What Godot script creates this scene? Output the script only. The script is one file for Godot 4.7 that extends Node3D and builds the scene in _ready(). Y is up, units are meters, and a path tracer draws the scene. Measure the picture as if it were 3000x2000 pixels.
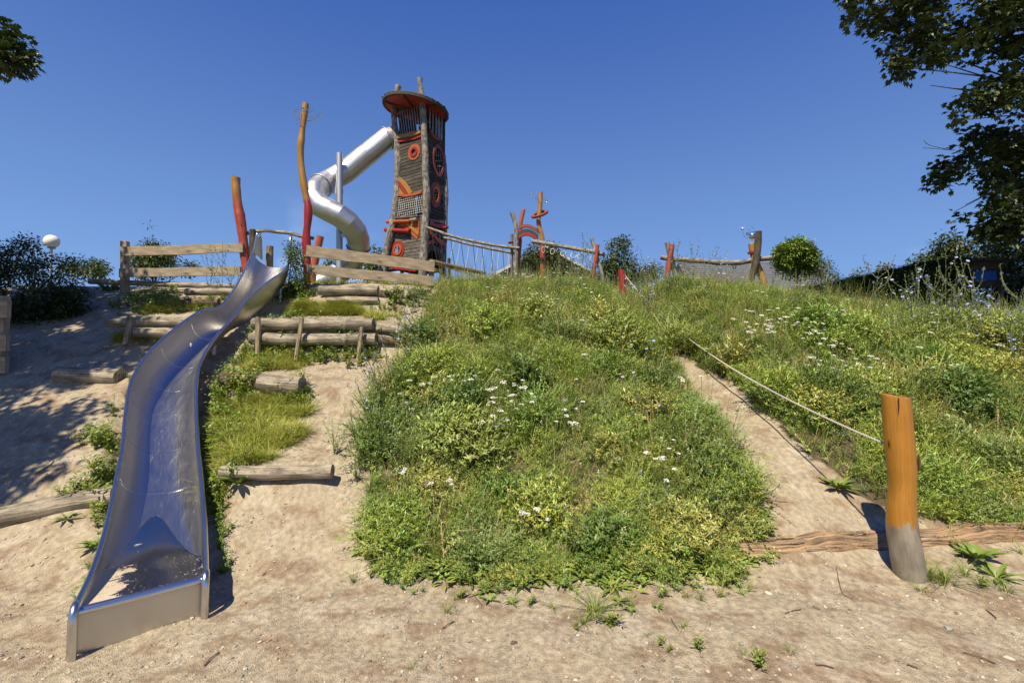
extends Node3D
# A playground on a slope: steel slide, timber tower with tube slide, log terraces and a wildflower bank.
# World: metres, y up, the slope climbs towards -z, the flat sand lies round the origin.

var rng := RandomNumberGenerator.new()
var fine := FastNoiseLite.new()
var broad := FastNoiseLite.new()
var M := {}
var used := {}

func _ready() -> void:
	rng.seed = 7
	fine.seed = 3
	fine.frequency = 1.0
	fine.fractal_octaves = 4
	broad.seed = 11
	broad.frequency = 0.35
	broad.fractal_octaves = 3
	var cam := Camera3D.new()
	cam.name = "camera"
	cam.position = Vector3(0, 1.5, 0)
	cam.rotation_degrees = Vector3(2.2, 0, 0)
	cam.fov = 71.08
	cam.near = 0.05
	cam.far = 2000.0
	add_child(cam)
	cam.current = true
	var env := Environment.new()
	env.background_mode = Environment.BG_SKY
	var sky := Sky.new()
	var sm := ProceduralSkyMaterial.new()
	sm.sky_top_color = lin(0.008, 0.046, 0.25)
	sm.sky_horizon_color = lin(0.195, 0.345, 0.61)
	sm.sky_curve = 0.3
	sm.ground_bottom_color = lin(0.16, 0.13, 0.09)
	sm.ground_horizon_color = lin(0.3, 0.36, 0.42)
	sm.sun_angle_max = 8.0
	sm.sky_cover = cloud_cover()
	sky.sky_material = sm
	env.sky = sky
	env.tonemap_mode = Environment.TONE_MAPPER_LINEAR
	env.tonemap_exposure = 1.5
	env.sdfgi_enabled = true
	env.ssao_enabled = true
	env.ssil_enabled = true
	var we := WorldEnvironment.new()
	we.name = "environment"
	we.environment = env
	add_child(we)
	var sun := DirectionalLight3D.new()
	sun.name = "sun"
	sun.light_energy = 1.5
	sun.light_color = Color(1.0, 0.945, 0.84)
	sun.light_angular_distance = 0.5
	sun.shadow_enabled = true
	add_child(sun)
	sun.look_at_from_position(Vector3.ZERO, Vector3(0.233, -0.819, -0.524), Vector3.UP)
	make_materials()
	build_ground()
	build_slide()
	build_logs()
	build_fences()
	build_posts()
	build_tower()
	build_tube_slide()
	build_bridge_and_frames()
	build_houses()
	build_lamp_and_kiosk()
	build_trees()
	build_plants()
	build_debris()

# ---------------------------------------------------------------- helpers
func lin(r: float, g: float, b: float) -> Color:
	return Color(r, g, b).linear_to_srgb()

class MB:
	var v := PackedVector3Array()
	var n := PackedVector3Array()
	var uv := PackedVector2Array()
	var c := PackedColorArray()
	var ix := PackedInt32Array()
	var col := Color(1, 1, 1)
	func vert(p: Vector3, t: Vector2 = Vector2.ZERO) -> int:
		v.append(p)
		n.append(Vector3.ZERO)
		uv.append(t)
		c.append(col)
		return v.size() - 1
	func tri(a: int, b: int, d: int) -> void:
		ix.append(a)
		ix.append(b)
		ix.append(d)
	# flat polygon (3 or 4 corners) turned so that its front looks along out
	func face(p: Array, out: Vector3, t: Array = []) -> void:
		var nn: Vector3 = (p[2] - p[0]).cross(p[1] - p[0])
		var flip := nn.dot(out) < 0.0
		var k: Array = []
		for i in p.size():
			k.append(vert(p[i], t[i] if t.size() > i else Vector2.ZERO))
		for i in range(1, p.size() - 1):
			if flip:
				tri(k[0], k[i + 1], k[i])
			else:
				tri(k[0], k[i], k[i + 1])
	func mesh(off: Vector3 = Vector3.ZERO) -> ArrayMesh:
		for i in range(0, ix.size(), 3):
			var a := ix[i]
			var b := ix[i + 1]
			var d := ix[i + 2]
			var nn := (v[d] - v[a]).cross(v[b] - v[a])
			n[a] += nn
			n[b] += nn
			n[d] += nn
		for i in v.size():
			n[i] = n[i].normalized() if n[i].length_squared() > 1e-20 else Vector3.UP
			v[i] -= off
		var arr := []
		arr.resize(Mesh.ARRAY_MAX)
		arr[Mesh.ARRAY_VERTEX] = v
		arr[Mesh.ARRAY_NORMAL] = n
		arr[Mesh.ARRAY_TEX_UV] = uv
		arr[Mesh.ARRAY_COLOR] = c
		arr[Mesh.ARRAY_INDEX] = ix
		var m := ArrayMesh.new()
		m.add_surface_from_arrays(Mesh.PRIMITIVE_TRIANGLES, arr)
		return m

func numbered(s: String) -> String:
	var k: int = used.get(s, 0)
	used[s] = k + 1
	return s if k == 0 else "%s_%03d" % [s, k]

func thing(called: String, label: String, category: String, at: Vector3, group := "") -> Node3D:
	var o := Node3D.new()
	o.name = numbered(called)
	o.position = at
	tag(o, label, category, group)
	add_child(o)
	return o

func tag(o: Node, label: String, category: String, group := "", kind := "") -> void:
	o.set_meta("label", label)
	o.set_meta("category", category)
	if group != "":
		o.set_meta("group", group)
	if kind != "":
		o.set_meta("kind", kind)

# commits what mb holds (in world coordinates) as one part of root
func part(called: String, mb: MB, mat: Material, root: Node3D, under: Node3D = null, label := "") -> MeshInstance3D:
	var o := MeshInstance3D.new()
	o.name = called
	o.mesh = mb.mesh(root.position)
	o.material_override = mat
	if label != "":
		o.set_meta("label", label)
	if under == null:
		root.add_child(o, true)
	else:
		under.add_child(o, true)
	return o

# one mesh that is a whole thing
func single(called: String, mb: MB, mat: Material, at: Vector3, label: String, category: String, group := "", kind := "") -> MeshInstance3D:
	var o := MeshInstance3D.new()
	o.name = numbered(called)
	o.mesh = mb.mesh(at)
	o.material_override = mat
	o.position = at
	tag(o, label, category, group, kind)
	add_child(o)
	return o

# Catmull-Rom through the points
func curve(p: Array, steps: int) -> Array:
	var out: Array = []
	for i in p.size() - 1:
		var a = p[maxi(i - 1, 0)]
		var b = p[i]
		var d = p[i + 1]
		var e = p[mini(i + 2, p.size() - 1)]
		for k in steps:
			var t := float(k) / steps
			out.append(0.5 * (2.0 * b + (d - a) * t + (2.0 * a - 5.0 * b + 4.0 * d - e) * t * t + (3.0 * b - a - 3.0 * d + e) * t * t * t))
	out.append(p[p.size() - 1])
	return out

# round bar along pts; rad is a number or one per point; cols one per point; wob makes it uneven like a log
func tube(mb: MB, pts: Array, rad, sides := 10, cols: Array = [], wob := 0.0, caps := true) -> void:
	var first := mb.v.size()
	var dir: Vector3 = (pts[1] - pts[0]).normalized()
	var side := dir.cross(Vector3.UP if absf(dir.y) < 0.9 else Vector3.RIGHT).normalized()
	var along := 0.0
	var ph := rng.randf() * 50.0
	var rings: int = pts.size()
	for i in rings:
		var d2: Vector3 = dir
		if i > 0 and i < rings - 1:
			d2 = (pts[i + 1] - pts[i - 1]).normalized()
		elif i > 0:
			d2 = (pts[i] - pts[i - 1]).normalized()
		side = (side - d2 * side.dot(d2)).normalized()
		var up := d2.cross(side)
		if i > 0:
			along += pts[i].distance_to(pts[i - 1])
		var r: float = rad[i] if rad is Array else rad
		if cols.size() > 0:
			mb.col = cols[i]
		for k in sides + 1:
			var a := TAU * k / sides
			var q := side * cos(a) + up * sin(a)
			var rr := r
			if wob > 0.0:
				rr *= 1.0 + wob * fine.get_noise_3d(q.x * 0.9 + ph, q.y * 0.9 + along * 2.2, q.z * 0.9 - ph)
				rr *= 1.0 + wob * 0.6 * fine.get_noise_2d(along * 3.0 + ph, ph)
			mb.vert(pts[i] + q * rr, Vector2(float(k) / sides * TAU * r, along))
	for i in rings - 1:
		for k in sides:
			var a := first + i * (sides + 1) + k
			var b := a + sides + 1
			mb.tri(a, a + 1, b)
			mb.tri(a + 1, b + 1, b)
	if caps:
		for e in 2:
			var at: int = 0 if e == 0 else rings - 1
			var nx: int = 1 if e == 0 else rings - 2
			var o: Vector3 = (pts[at] - pts[nx]).normalized()
			if cols.size() > 0:
				mb.col = cols[at]
			var mid := mb.vert(pts[at] + o * 0.004, Vector2(0.5, 0.02))
			var ring: Array = []
			for k in sides:
				ring.append(mb.vert(mb.v[first + at * (sides + 1) + k], Vector2(0.5 + 0.05 * cos(TAU * k / sides), 0.02 + 0.05 * sin(TAU * k / sides))))
			for k in sides:
				if e == 0:
					mb.tri(mid, ring[(k + 1) % sides], ring[k])
				else:
					mb.tri(mid, ring[k], ring[(k + 1) % sides])

# box with chamfered edges; grain runs along its longest side
func cbox(mb: MB, xf: Transform3D, size: Vector3, ch := 0.006) -> void:
	var h := size * 0.5
	ch = minf(ch, minf(h.x, minf(h.y, h.z)) * 0.45)
	var g := size.max_axis_index()
	var u0 := rng.randf() * 3.0
	var pts := {}
	for sx in [-1, 1]:
		for sy in [-1, 1]:
			for sz in [-1, 1]:
				for k in 3:
					var p := Vector3(sx * (h.x - ch), sy * (h.y - ch), sz * (h.z - ch))
					p[k] = [sx, sy, sz][k] * h[k]
					pts[[sx, sy, sz, k]] = p
	var put := func(q: Array, o: Vector3) -> void:
		var w: Array = []
		var t: Array = []
		for p in q:
			w.append(xf * p)
			t.append(Vector2(p[(g + 1) % 3] + p[(g + 2) % 3] + u0, p[g] + u0))
		mb.face(w, xf.basis * o, t)
	for k in 3:
		var a := (k + 1) % 3
		var b := (k + 2) % 3
		for s in [-1, 1]:
			var q: Array = []
			for st in [[-1, -1], [-1, 1], [1, 1], [1, -1]]:
				var key := [0, 0, 0, k]
				key[k] = s
				key[a] = st[0]
				key[b] = st[1]
				q.append(pts[key])
			var o := Vector3.ZERO
			o[k] = s
			put.call(q, o)
		for sa in [-1, 1]:
			for sb in [-1, 1]:
				var key := [0, 0, 0, a]
				key[a] = sa
				key[b] = sb
				var q: Array = []
				for e in [[-1, a], [1, a], [1, b], [-1, b]]:
					key[k] = e[0]
					key[3] = e[1]
					q.append(pts[key.duplicate()])
				var o := Vector3.ZERO
				o[a] = sa
				o[b] = sb
				put.call(q, o)
	for sx in [-1, 1]:
		for sy in [-1, 1]:
			for sz in [-1, 1]:
				put.call([pts[[sx, sy, sz, 0]], pts[[sx, sy, sz, 1]], pts[[sx, sy, sz, 2]]], Vector3(sx, sy, sz))

# plank from a to b: width across (in direction w), thick along the rest
func plank(mb: MB, a: Vector3, b: Vector3, wdir: Vector3, width: float, thick: float, ch := 0.006) -> void:
	var x := (b - a).normalized()
	var y := (wdir - x * wdir.dot(x)).normalized()
	var z := x.cross(y)
	cbox(mb, Transform3D(Basis(x, y, z), (a + b) * 0.5), Vector3(a.distance_to(b), width, thick), ch)

# outline (2D) given thickness, standing on the plane of xf
func prism(mb: MB, poly: PackedVector2Array, xf: Transform3D, thick: float) -> void:
	var t := Geometry2D.triangulate_polygon(poly)
	var h := thick * 0.5
	var zz := xf.basis.z
	for i in range(0, t.size(), 3):
		for s in [-1, 1]:
			var w: Array = []
			var q: Array = []
			for k in 3:
				var p := poly[t[i + k]]
				w.append(xf * Vector3(p.x, p.y, s * h))
				q.append(Vector2(p.y, p.x))
			mb.face(w, zz * s, q)
	var mid := Vector2.ZERO
	for p in poly:
		mid += p
	mid /= poly.size()
	var turn := 0.0
	for i in poly.size():
		turn += poly[i].cross(poly[(i + 1) % poly.size()])
	for i in poly.size():
		var a := poly[i]
		var b := poly[(i + 1) % poly.size()]
		var o := Vector2(b.y - a.y, a.x - b.x) * signf(turn)
		mb.face([xf * Vector3(a.x, a.y, -h), xf * Vector3(b.x, b.y, -h), xf * Vector3(b.x, b.y, h), xf * Vector3(a.x, a.y, h)], xf.basis * Vector3(o.x, o.y, 0), [Vector2(0, 0), Vector2(0, a.distance_to(b)), Vector2(thick, a.distance_to(b)), Vector2(thick, 0)])

# flat ring lying in the xy plane of xf
func ring(mb: MB, xf: Transform3D, r0: float, r1: float, thick: float, seg := 28) -> void:
	var h := thick * 0.5
	for i in seg:
		var a := TAU * i / seg
		var b := TAU * (i + 1) / seg
		var e := Vector3(cos(a), sin(a), 0)
		var g := Vector3(cos(b), sin(b), 0)
		var z := Vector3(0, 0, h)
		var o := (e + g) * 0.5
		mb.face([xf * (e * r0 + z), xf * (e * r1 + z), xf * (g * r1 + z), xf * (g * r0 + z)], xf.basis.z, [Vector2(r0, a), Vector2(r1, a), Vector2(r1, b), Vector2(r0, b)])
		mb.face([xf * (e * r0 - z), xf * (e * r1 - z), xf * (g * r1 - z), xf * (g * r0 - z)], -xf.basis.z)
		mb.face([xf * (e * r1 - z), xf * (e * r1 + z), xf * (g * r1 + z), xf * (g * r1 - z)], xf.basis * o)
		mb.face([xf * (e * r0 - z), xf * (e * r0 + z), xf * (g * r0 + z), xf * (g * r0 - z)], xf.basis * -o)

func ball(mb: MB, at: Vector3, r: Vector3, rows := 10, cols := 16, lump := 0.0) -> void:
	var first := mb.v.size()
	var ph := rng.randf() * 40.0
	for i in rows + 1:
		for k in cols + 1:
			var a := PI * i / rows
			var b := TAU * (k % cols) / cols
			var d := Vector3(sin(a) * cos(b), cos(a), sin(a) * sin(b))
			var s := 1.0
			if lump > 0.0:
				s += lump * fine.get_noise_3d(d.x * 1.3 + ph, d.y * 1.3, d.z * 1.3)
			mb.vert(at + d * r * s, Vector2(float(k) / cols, float(i) / rows))
	for i in rows:
		for k in cols:
			var a := first + i * (cols + 1) + k
			var b := a + cols + 1
			mb.tri(a, a + 1, b)
			mb.tri(a + 1, b + 1, b)

# pointed leaf, folded along its middle; two to six triangles
func leaf(mb: MB, base: Vector3, dir: Vector3, up: Vector3, length: float, width: float, segs := 1, droop := 0.0) -> void:
	var side := dir.cross(up).normalized()
	var nn := side.cross(dir).normalized()
	if segs <= 1:
		var a := mb.vert(base)
		var b := mb.vert(base + dir * length * 0.45 + side * width * 0.5 + nn * width * 0.12)
		var t := mb.vert(base + dir * length - Vector3.UP * droop * length)
		var d := mb.vert(base + dir * length * 0.45 - side * width * 0.5 + nn * width * 0.12)
		mb.tri(a, b, t)
		mb.tri(a, t, d)
		return
	var last: Array = []
	for i in segs + 1:
		var t := float(i) / segs
		var w := width * 0.5 * pow(sin(PI * clampf(t * 0.92 + 0.06, 0, 1)), 0.8)
		var p := base + dir * length * t - Vector3.UP * droop * length * t * t
		var now := [mb.vert(p + side * w + nn * w * 0.35), mb.vert(p), mb.vert(p - side * w + nn * w * 0.35)]
		if i > 0:
			for s in 2:
				mb.tri(last[s], last[s + 1], now[s])
				mb.tri(last[s + 1], now[s + 1], now[s])
		last = now

func multi(called: String, mesh: Mesh, mat: Material, where: Array, tints: Array, under: Node3D) -> MultiMeshInstance3D:
	var mm := MultiMesh.new()
	mm.transform_format = MultiMesh.TRANSFORM_3D
	mm.use_colors = true
	mm.mesh = mesh
	mm.instance_count = where.size()
	for i in where.size():
		mm.set_instance_transform(i, where[i])
		mm.set_instance_color(i, tints[i])
	var o := MultiMeshInstance3D.new()
	o.name = called
	o.multimesh = mm
	o.material_override = mat
	under.add_child(o, true)
	return o

# ---------------------------------------------------------------- materials
func mat(c: Color, rough: float, metal := 0.0) -> StandardMaterial3D:
	var m := StandardMaterial3D.new()
	m.albedo_color = c
	m.roughness = rough
	m.metallic = metal
	return m

# grey picture whose value comes from f(u, v) in 0..1
func picture(w: int, h: int, f: Callable) -> ImageTexture:
	var im := Image.create(w, h, false, Image.FORMAT_RGB8)
	for y in h:
		for x in w:
			var k: float = clampf(f.call(x, y), 0.0, 1.0)
			im.set_pixel(x, y, Color(k, k, k))
	return ImageTexture.create_from_image(im)

func wood_picture(seed_: int, contrast: float, cracks: float, knots: int) -> ImageTexture:
	var a := FastNoiseLite.new()
	a.seed = seed_
	a.frequency = 0.02
	a.fractal_octaves = 3
	var kn: Array = []
	var r := RandomNumberGenerator.new()
	r.seed = seed_
	for i in knots:
		kn.append(Vector3(r.randf() * 256.0, r.randf() * 512.0, r.randf_range(5, 10)))
	return picture(256, 512, func(x, y):
		var wx: float = x + 5.0 * a.get_noise_2d(x * 0.3, y * 0.6)
		var d := 0.0
		for k in kn:
			var q := Vector2((x - k.x), (y - k.y) * 0.5).length()
			wx += k.z * 1.4 * exp(-q * q / (k.z * k.z * 3.0)) * signf(x - k.x)
			d += 0.45 * exp(-q * q / (k.z * k.z * 0.35))
		var g := a.get_noise_2d(wx * 5.0, y * 0.22) * 0.55 + a.get_noise_2d(wx * 14.0, y * 0.5 + 90.0) * 0.45
		var cr := a.get_noise_2d(wx * 3.2 + 300.0, y * 0.12)
		var k2 := 0.8 + contrast * g - d
		if cracks > 0.0 and absf(cr) < 0.02:
			k2 -= cracks * (1.0 - absf(cr) / 0.02)
		k2 += contrast * 0.5 * a.get_noise_2d(x * 0.6, y * 0.5 + 700.0)
		return k2)

func wood(c: Color, pic: Texture2D, rough: float, relief: float, sc := Vector3(2.2, 0.8, 1)) -> StandardMaterial3D:
	var m := mat(c, rough)
	m.albedo_texture = pic
	m.uv1_scale = sc
	m.vertex_color_use_as_albedo = true
	m.heightmap_enabled = true
	m.heightmap_texture = pic
	m.heightmap_scale = relief
	return m

func make_materials() -> void:
	var grey := wood_picture(5, 0.55, 0.55, 4)
	var pale := wood_picture(9, 0.28, 0.25, 3)
	var rough := wood_picture(14, 0.75, 0.7, 5)
	var smooth := wood_picture(17, 0.1, 0.12, 2)
	M.grey_log = wood(lin(0.34, 0.31, 0.27), rough, 0.85, 0.8)
	M.terrace = wood(lin(0.42, 0.36, 0.27), grey, 0.85, 0.7)
	M.bark = wood(lin(0.24, 0.18, 0.125), rough, 0.95, 1.6, Vector3(5, 3, 1))
	M.stake = wood(lin(0.4, 0.31, 0.19), grey, 0.85, 0.5)
	M.board = wood(lin(0.5, 0.4, 0.27), pale, 0.75, 0.3, Vector3(3, 0.7, 1))
	M.tower_plank = wood(lin(0.2, 0.178, 0.155), grey, 0.9, 0.15, Vector3(2.4, 0.5, 1))
	M.paint = wood(lin(1, 1, 1), smooth, 0.42, 0.25, Vector3(2, 0.6, 1))
	M.paint.clearcoat_enabled = true
	M.paint.clearcoat = 0.15
	M.paint.clearcoat_roughness = 0.4
	M.flat_paint = wood(lin(1, 1, 1), smooth, 0.6, 0.2, Vector3(3, 0.7, 1))
	M.dark_wood = wood(lin(0.1, 0.075, 0.05), grey, 0.85, 0.6)
	# brushed steel: fine streaks along the sheet, scuffs across
	var st := FastNoiseLite.new()
	st.seed = 21
	st.frequency = 0.03
	var scuff := picture(512, 512, func(x, y):
		var s := st.get_noise_2d(x * 12.0, y * 0.4) * 0.16 + st.get_noise_2d(x * 0.5, y * 0.5) * 0.05
		var l := st.get_noise_2d(x * 1.4 + y * 1.1 + 500.0, y * 0.12)
		return 0.5 + s + (0.3 if absf(l) < 0.01 else 0.0))
	var steel := mat(lin(0.5, 0.49, 0.475), 0.68, 1.0)
	steel.roughness_texture = scuff
	steel.roughness_texture_channel = BaseMaterial3D.TEXTURE_CHANNEL_RED
	steel.heightmap_enabled = true
	steel.heightmap_texture = scuff
	steel.heightmap_scale = 0.0015
	steel.uv1_scale = Vector3(1.2, 0.5, 1)
	M.steel = steel
	M.polished = mat(lin(0.36, 0.355, 0.35), 0.14, 1.0)
	M.rim = mat(lin(0.58, 0.58, 0.6), 0.26, 1.0)
	M.tube_steel = mat(lin(0.56, 0.56, 0.57), 0.42, 1.0)
	M.tube_steel.roughness_texture = scuff
	M.tube_steel.roughness = 0.9
	M.tube_steel.uv1_scale = Vector3(0.6, 0.6, 1)
	M.zinc = mat(lin(0.5, 0.51, 0.53), 0.5, 0.85)
	M.chrome = mat(lin(0.8, 0.8, 0.8), 0.06, 1.0)
	M.bolt = mat(lin(0.3, 0.3, 0.3), 0.4, 1.0)
	M.rope = mat(lin(0.44, 0.4, 0.33), 0.95)
	M.net = mat(lin(0.55, 0.54, 0.5), 0.9)
	M.chain = mat(lin(0.12, 0.12, 0.13), 0.5, 0.7)
	M.white = mat(lin(0.78, 0.77, 0.73), 0.35)
	M.white.subsurf_scatter_enabled = true
	M.white.subsurf_scatter_strength = 0.2
	# foliage: vertex colours, light passes through the blades
	for k in [["leaf", 0.45, 0.55], ["glossy_leaf", 0.4, 0.42], ["petal", 0.7, 0.45], ["dry", 0.8, 0.4]]:
		var m := mat(Color.WHITE, k[1])
		m.vertex_color_use_as_albedo = true
		m.cull_mode = BaseMaterial3D.CULL_DISABLED
		m.backlight_enabled = true
		m.backlight = Color(k[2], k[2], k[2] * 0.75)
		M[k[0]] = m
	M.twig = mat(lin(0.13, 0.1, 0.07), 0.9)
	M.twig.vertex_color_use_as_albedo = true
	var cellular := FastNoiseLite.new()
	cellular.noise_type = FastNoiseLite.TYPE_CELLULAR
	cellular.frequency = 0.09
	cellular.seed = 4
	var soft := FastNoiseLite.new()
	soft.frequency = 0.02
	soft.fractal_octaves = 5
	soft.seed = 8
	var grain := picture(1024, 1024, func(x, y):
		var s := soft.get_noise_2d(x, y) * 0.35 + soft.get_noise_2d(x * 9.0, y * 9.0) * 0.4
		var g := cellular.get_noise_2d(x, y)
		return 0.84 + s * 0.62 + (0.3 if g > -0.12 and soft.get_noise_2d(x * 4.0 + 900.0, y * 4.0) > 0.25 else 0.0) - (0.22 if soft.get_noise_2d(x * 6.0, y * 6.0 + 500.0) > 0.42 else 0.0))
	var grit := picture(1024, 1024, func(x, y):
		var g := cellular.get_noise_2d(x * 1.7, y * 1.7)
		return 0.5 + soft.get_noise_2d(x * 7.0, y * 7.0) * 0.5 + soft.get_noise_2d(x * 2.5, y * 2.5 + 300.0) * 0.35 + (0.25 if g > -0.2 and soft.get_noise_2d(x * 3.0 + 900.0, y * 3.0) > 0.2 else 0.0))
	var gm := mat(Color.WHITE, 0.95)
	gm.vertex_color_use_as_albedo = true
	gm.albedo_texture = grain
	gm.uv1_triplanar = true
	gm.uv1_world_triplanar = true
	gm.uv1_scale = Vector3(0.83, 0.83, 0.83)
	gm.heightmap_enabled = true
	gm.heightmap_texture = grit
	gm.heightmap_scale = 0.8
	M.ground = gm
	M.stone = mat(Color.WHITE, 0.85)
	M.stone.vertex_color_use_as_albedo = true
	M.slate = mat(lin(0.13, 0.135, 0.155), 0.55)
	M.plaster = mat(lin(0.6, 0.56, 0.48), 0.9)
	M.trim = mat(lin(0.5, 0.5, 0.49), 0.6)
	M.glass = mat(lin(0.02, 0.025, 0.03), 0.08)
	M.blue = mat(lin(0.02, 0.12, 0.55), 0.6)

# thin wisps of cloud low over the horizon
func cloud_cover() -> ImageTexture:
	var im := Image.create(1024, 512, false, Image.FORMAT_RGBA8)
	var nz := FastNoiseLite.new()
	nz.seed = 31
	nz.frequency = 0.012
	nz.fractal_octaves = 5
	for y in range(150, 256):
		for x in 1024:
			var e := (256 - y) / 512.0 * 180.0
			var s := smoothstep(1.0, 4.0, e) * (1.0 - smoothstep(9.0, 20.0, e))
			var a := TAU * x / 1024.0
			var k := nz.get_noise_3d(cos(a) * 160.0, sin(a) * 160.0, y * 2.2)
			im.set_pixel(x, y, Color(1, 1, 1, clampf((k - 0.22) * 0.9, 0, 0.3) * s))
	return ImageTexture.create_from_image(im)

# ---------------------------------------------------------------- the slope
const STEPS := [[-50.0, 0.0], [3.0, 0.0], [3.25, 0.03], [3.9, 0.36], [4.04, 0.52], [5.1, 0.95], [5.25, 1.18], [6.2, 1.52], [6.38, 1.92], [7.35, 2.2], [7.55, 2.48], [8.2, 2.8], [9.0, 2.92]]

var bank_poly := PackedVector2Array([Vector2(-1.0, 3.42), Vector2(-0.46, 3.28), Vector2(0.0, 3.25), Vector2(0.68, 3.22), Vector2(1.27, 3.3), Vector2(1.63, 3.43), Vector2(1.95, 3.87), Vector2(2.11, 4.19), Vector2(2.14, 4.8), Vector2(2.12, 5.47), Vector2(2.25, 6.36), Vector2(2.1, 6.5), Vector2(2.6, 7.1), Vector2(3.2, 9.0), Vector2(6.0, 13.0), Vector2(-1.0, 13.0), Vector2(-1.5, 9.5), Vector2(-1.29, 8.55), Vector2(-1.31, 7.69), Vector2(-1.31, 6.92), Vector2(-1.33, 6.01), Vector2(-1.4, 5.04), Vector2(-1.25, 4.34), Vector2(-1.14, 3.81)])
var meadow_poly := PackedVector2Array([Vector2(2.4, 7.0), Vector2(2.5, 6.3), Vector2(2.62, 6.07), Vector2(2.67, 5.51), Vector2(2.68, 4.81), Vector2(2.73, 4.43), Vector2(2.82, 4.09), Vector2(2.94, 3.86), Vector2(3.14, 3.71), Vector2(3.5, 3.68), Vector2(3.79, 3.59), Vector2(9.0, 4.0), Vector2(11.0, 11.0), Vector2(6.0, 12.0), Vector2(2.9, 9.0)])

func height(x: float, d: float) -> float:
	var t := d - 3.3
	var ramp := 0.56 * (sqrt(t * t + 0.09) + t) * 0.5
	var hc := 2.95 - 0.8 * smoothstep(3.2, 8.0, x) + 0.045 * (minf(d, 17.0) - 8.0) - 0.06 * clampf(d - 17.0, 0.0, 60.0)
	var h := hc if ramp >= 6.0 else -0.3 * log(exp(-ramp / 0.3) + exp(-hc / 0.3))
	var w := smoothstep(-4.3, -3.7, x) * (1.0 - smoothstep(-1.75, -1.35, x)) * (1.0 - smoothstep(8.2, 9.0, d))
	if w > 0.0 and d > 2.0:
		for i in STEPS.size() - 1:
			if d < STEPS[i + 1][0]:
				h = lerpf(h, lerpf(STEPS[i][1], STEPS[i + 1][1], (d - STEPS[i][0]) / (STEPS[i + 1][0] - STEPS[i][0])), w)
				break
	# the rope path is worn into the bank
	var gx := 1.95 + 0.4 * smoothstep(3.6, 8.0, d)
	h -= 0.33 * smoothstep(4.0, 6.5, d) * (1.0 - smoothstep(10.0, 12.0, d)) * (1.0 - smoothstep(0.28, 0.85, absf(x - gx)))
	return h

func ground_y(x: float, d: float) -> float:
	var h := height(x, d)
	if d < 14.0 and absf(x) < 12.0:
		h += 0.03 * broad.get_noise_2d(x * 3.0, d * 3.0) + 0.014 * fine.get_noise_2d(x * 2.6, d * 2.6)
	# the bed that was dug for the slide
	if x > -4.8 and x < -1.4 and d > 2.3 and d < 8.2:
		var k: Array = dug[clampi(int((d - 2.3) * 20.0), 0, 119)]
		if k.size() > 0:
			var off := absf(x - k[0])
			if off < 0.62:
				h = lerpf(minf(h, k[1]), h, smoothstep(0.36, 0.62, off))
	return h

func on_slide(q: Vector2, wide := 0.4) -> bool:
	if q.x < -4.8 or q.x > -1.4 or q.y < 2.3 or q.y > 8.2:
		return false
	var k: Array = dug[clampi(int((q.y - 2.3) * 20.0), 0, 119)]
	return k.size() > 0 and absf(q.x - k[0]) < wide

func on_ground(x: float, d: float, lift := 0.0) -> Vector3:
	return Vector3(x, ground_y(x, d) + lift, -d)

var dug: Array = []
func dig() -> void:
	for i in 120:
		dug.append([])
	for s in 400:
		var t := s / 400.0 * 13.0
		var p := slide_at(t, 0.0)
		var i := clampi(int((-p.z - 2.3) * 20.0), 0, 119)
		for j in [i - 1, i, i + 1]:
			if j >= 0 and j < 120 and (dug[j].size() == 0 or dug[j][1] > p.y - 0.07):
				dug[j] = [p.x, p.y - 0.07]

func build_ground() -> void:
	slide_lines()
	dig()
	var xs: Array = []
	var ds: Array = []
	var q := -7.2
	while q <= 7.2:
		xs.append(q)
		q += 0.036
	var st := 0.06
	for s in [-1, 1]:
		st = 0.06
		q = 7.2
		while q < 420.0:
			st *= 1.22
			q += st
			if s == 1:
				xs.append(q)
			else:
				xs.push_front(-q)
	q = 0.9
	while q <= 9.2:
		ds.append(q)
		q += 0.036
	st = 0.06
	while q < 420.0:
		st *= 1.2
		q += st
		ds.append(q)
	st = 0.06
	q = 0.9
	while q > -30.0:
		st *= 1.3
		q -= st
		ds.push_front(q)
	var mb := MB.new()
	for d in ds:
		for x in xs:
			var y := ground_y(x, d)
			var a := broad.get_noise_2d(x * 1.6 + 40.0, d * 1.6)
			var b := fine.get_noise_2d(x * 1.1, d * 1.1 + 30.0)
			var c := fine.get_noise_2d(x * 3.1 + 70.0, d * 3.1)
			# sandy earth with trodden damp spots and patches of light grit
			var e := fine.get_noise_2d(x * 2.1 + 15.0, d * 3.4)
			var k := Color(0.51, 0.43, 0.3)
			k = k.lerp(Color(0.31, 0.2, 0.125), smoothstep(0.1, 0.24, e + 0.35 * c) * 0.62)
			k = k.lerp(Color(0.66, 0.58, 0.45), smoothstep(0.16, 0.34, c - 0.3 * b) * 0.5)
			if d > 9.2 or absf(x) > 9.0:
				k = k.lerp(Color(0.1, 0.13, 0.04), clampf(maxf(d - 9.2, absf(x) - 9.0) * 0.5, 0.0, 0.9))
			elif d > 3.0 and x > -2.0:
				var p := Vector2(x + 0.12 * c, d + 0.12 * b)
				if Geometry2D.is_point_in_polygon(p, bank_poly) or Geometry2D.is_point_in_polygon(p, meadow_poly):
					k = Color(0.13, 0.105, 0.055)
			mb.col = k
			mb.vert(Vector3(x, y, -d))
	var w := xs.size()
	for j in ds.size() - 1:
		for i in w - 1:
			var a := j * w + i
			mb.tri(a, a + w, a + 1)
			mb.tri(a + 1, a + w, a + w + 1)
	single("ground", mb, M.ground, Vector3.ZERO, "sandy ground rising into a bare trodden slope with terraces", "ground", "", "structure")

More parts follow.
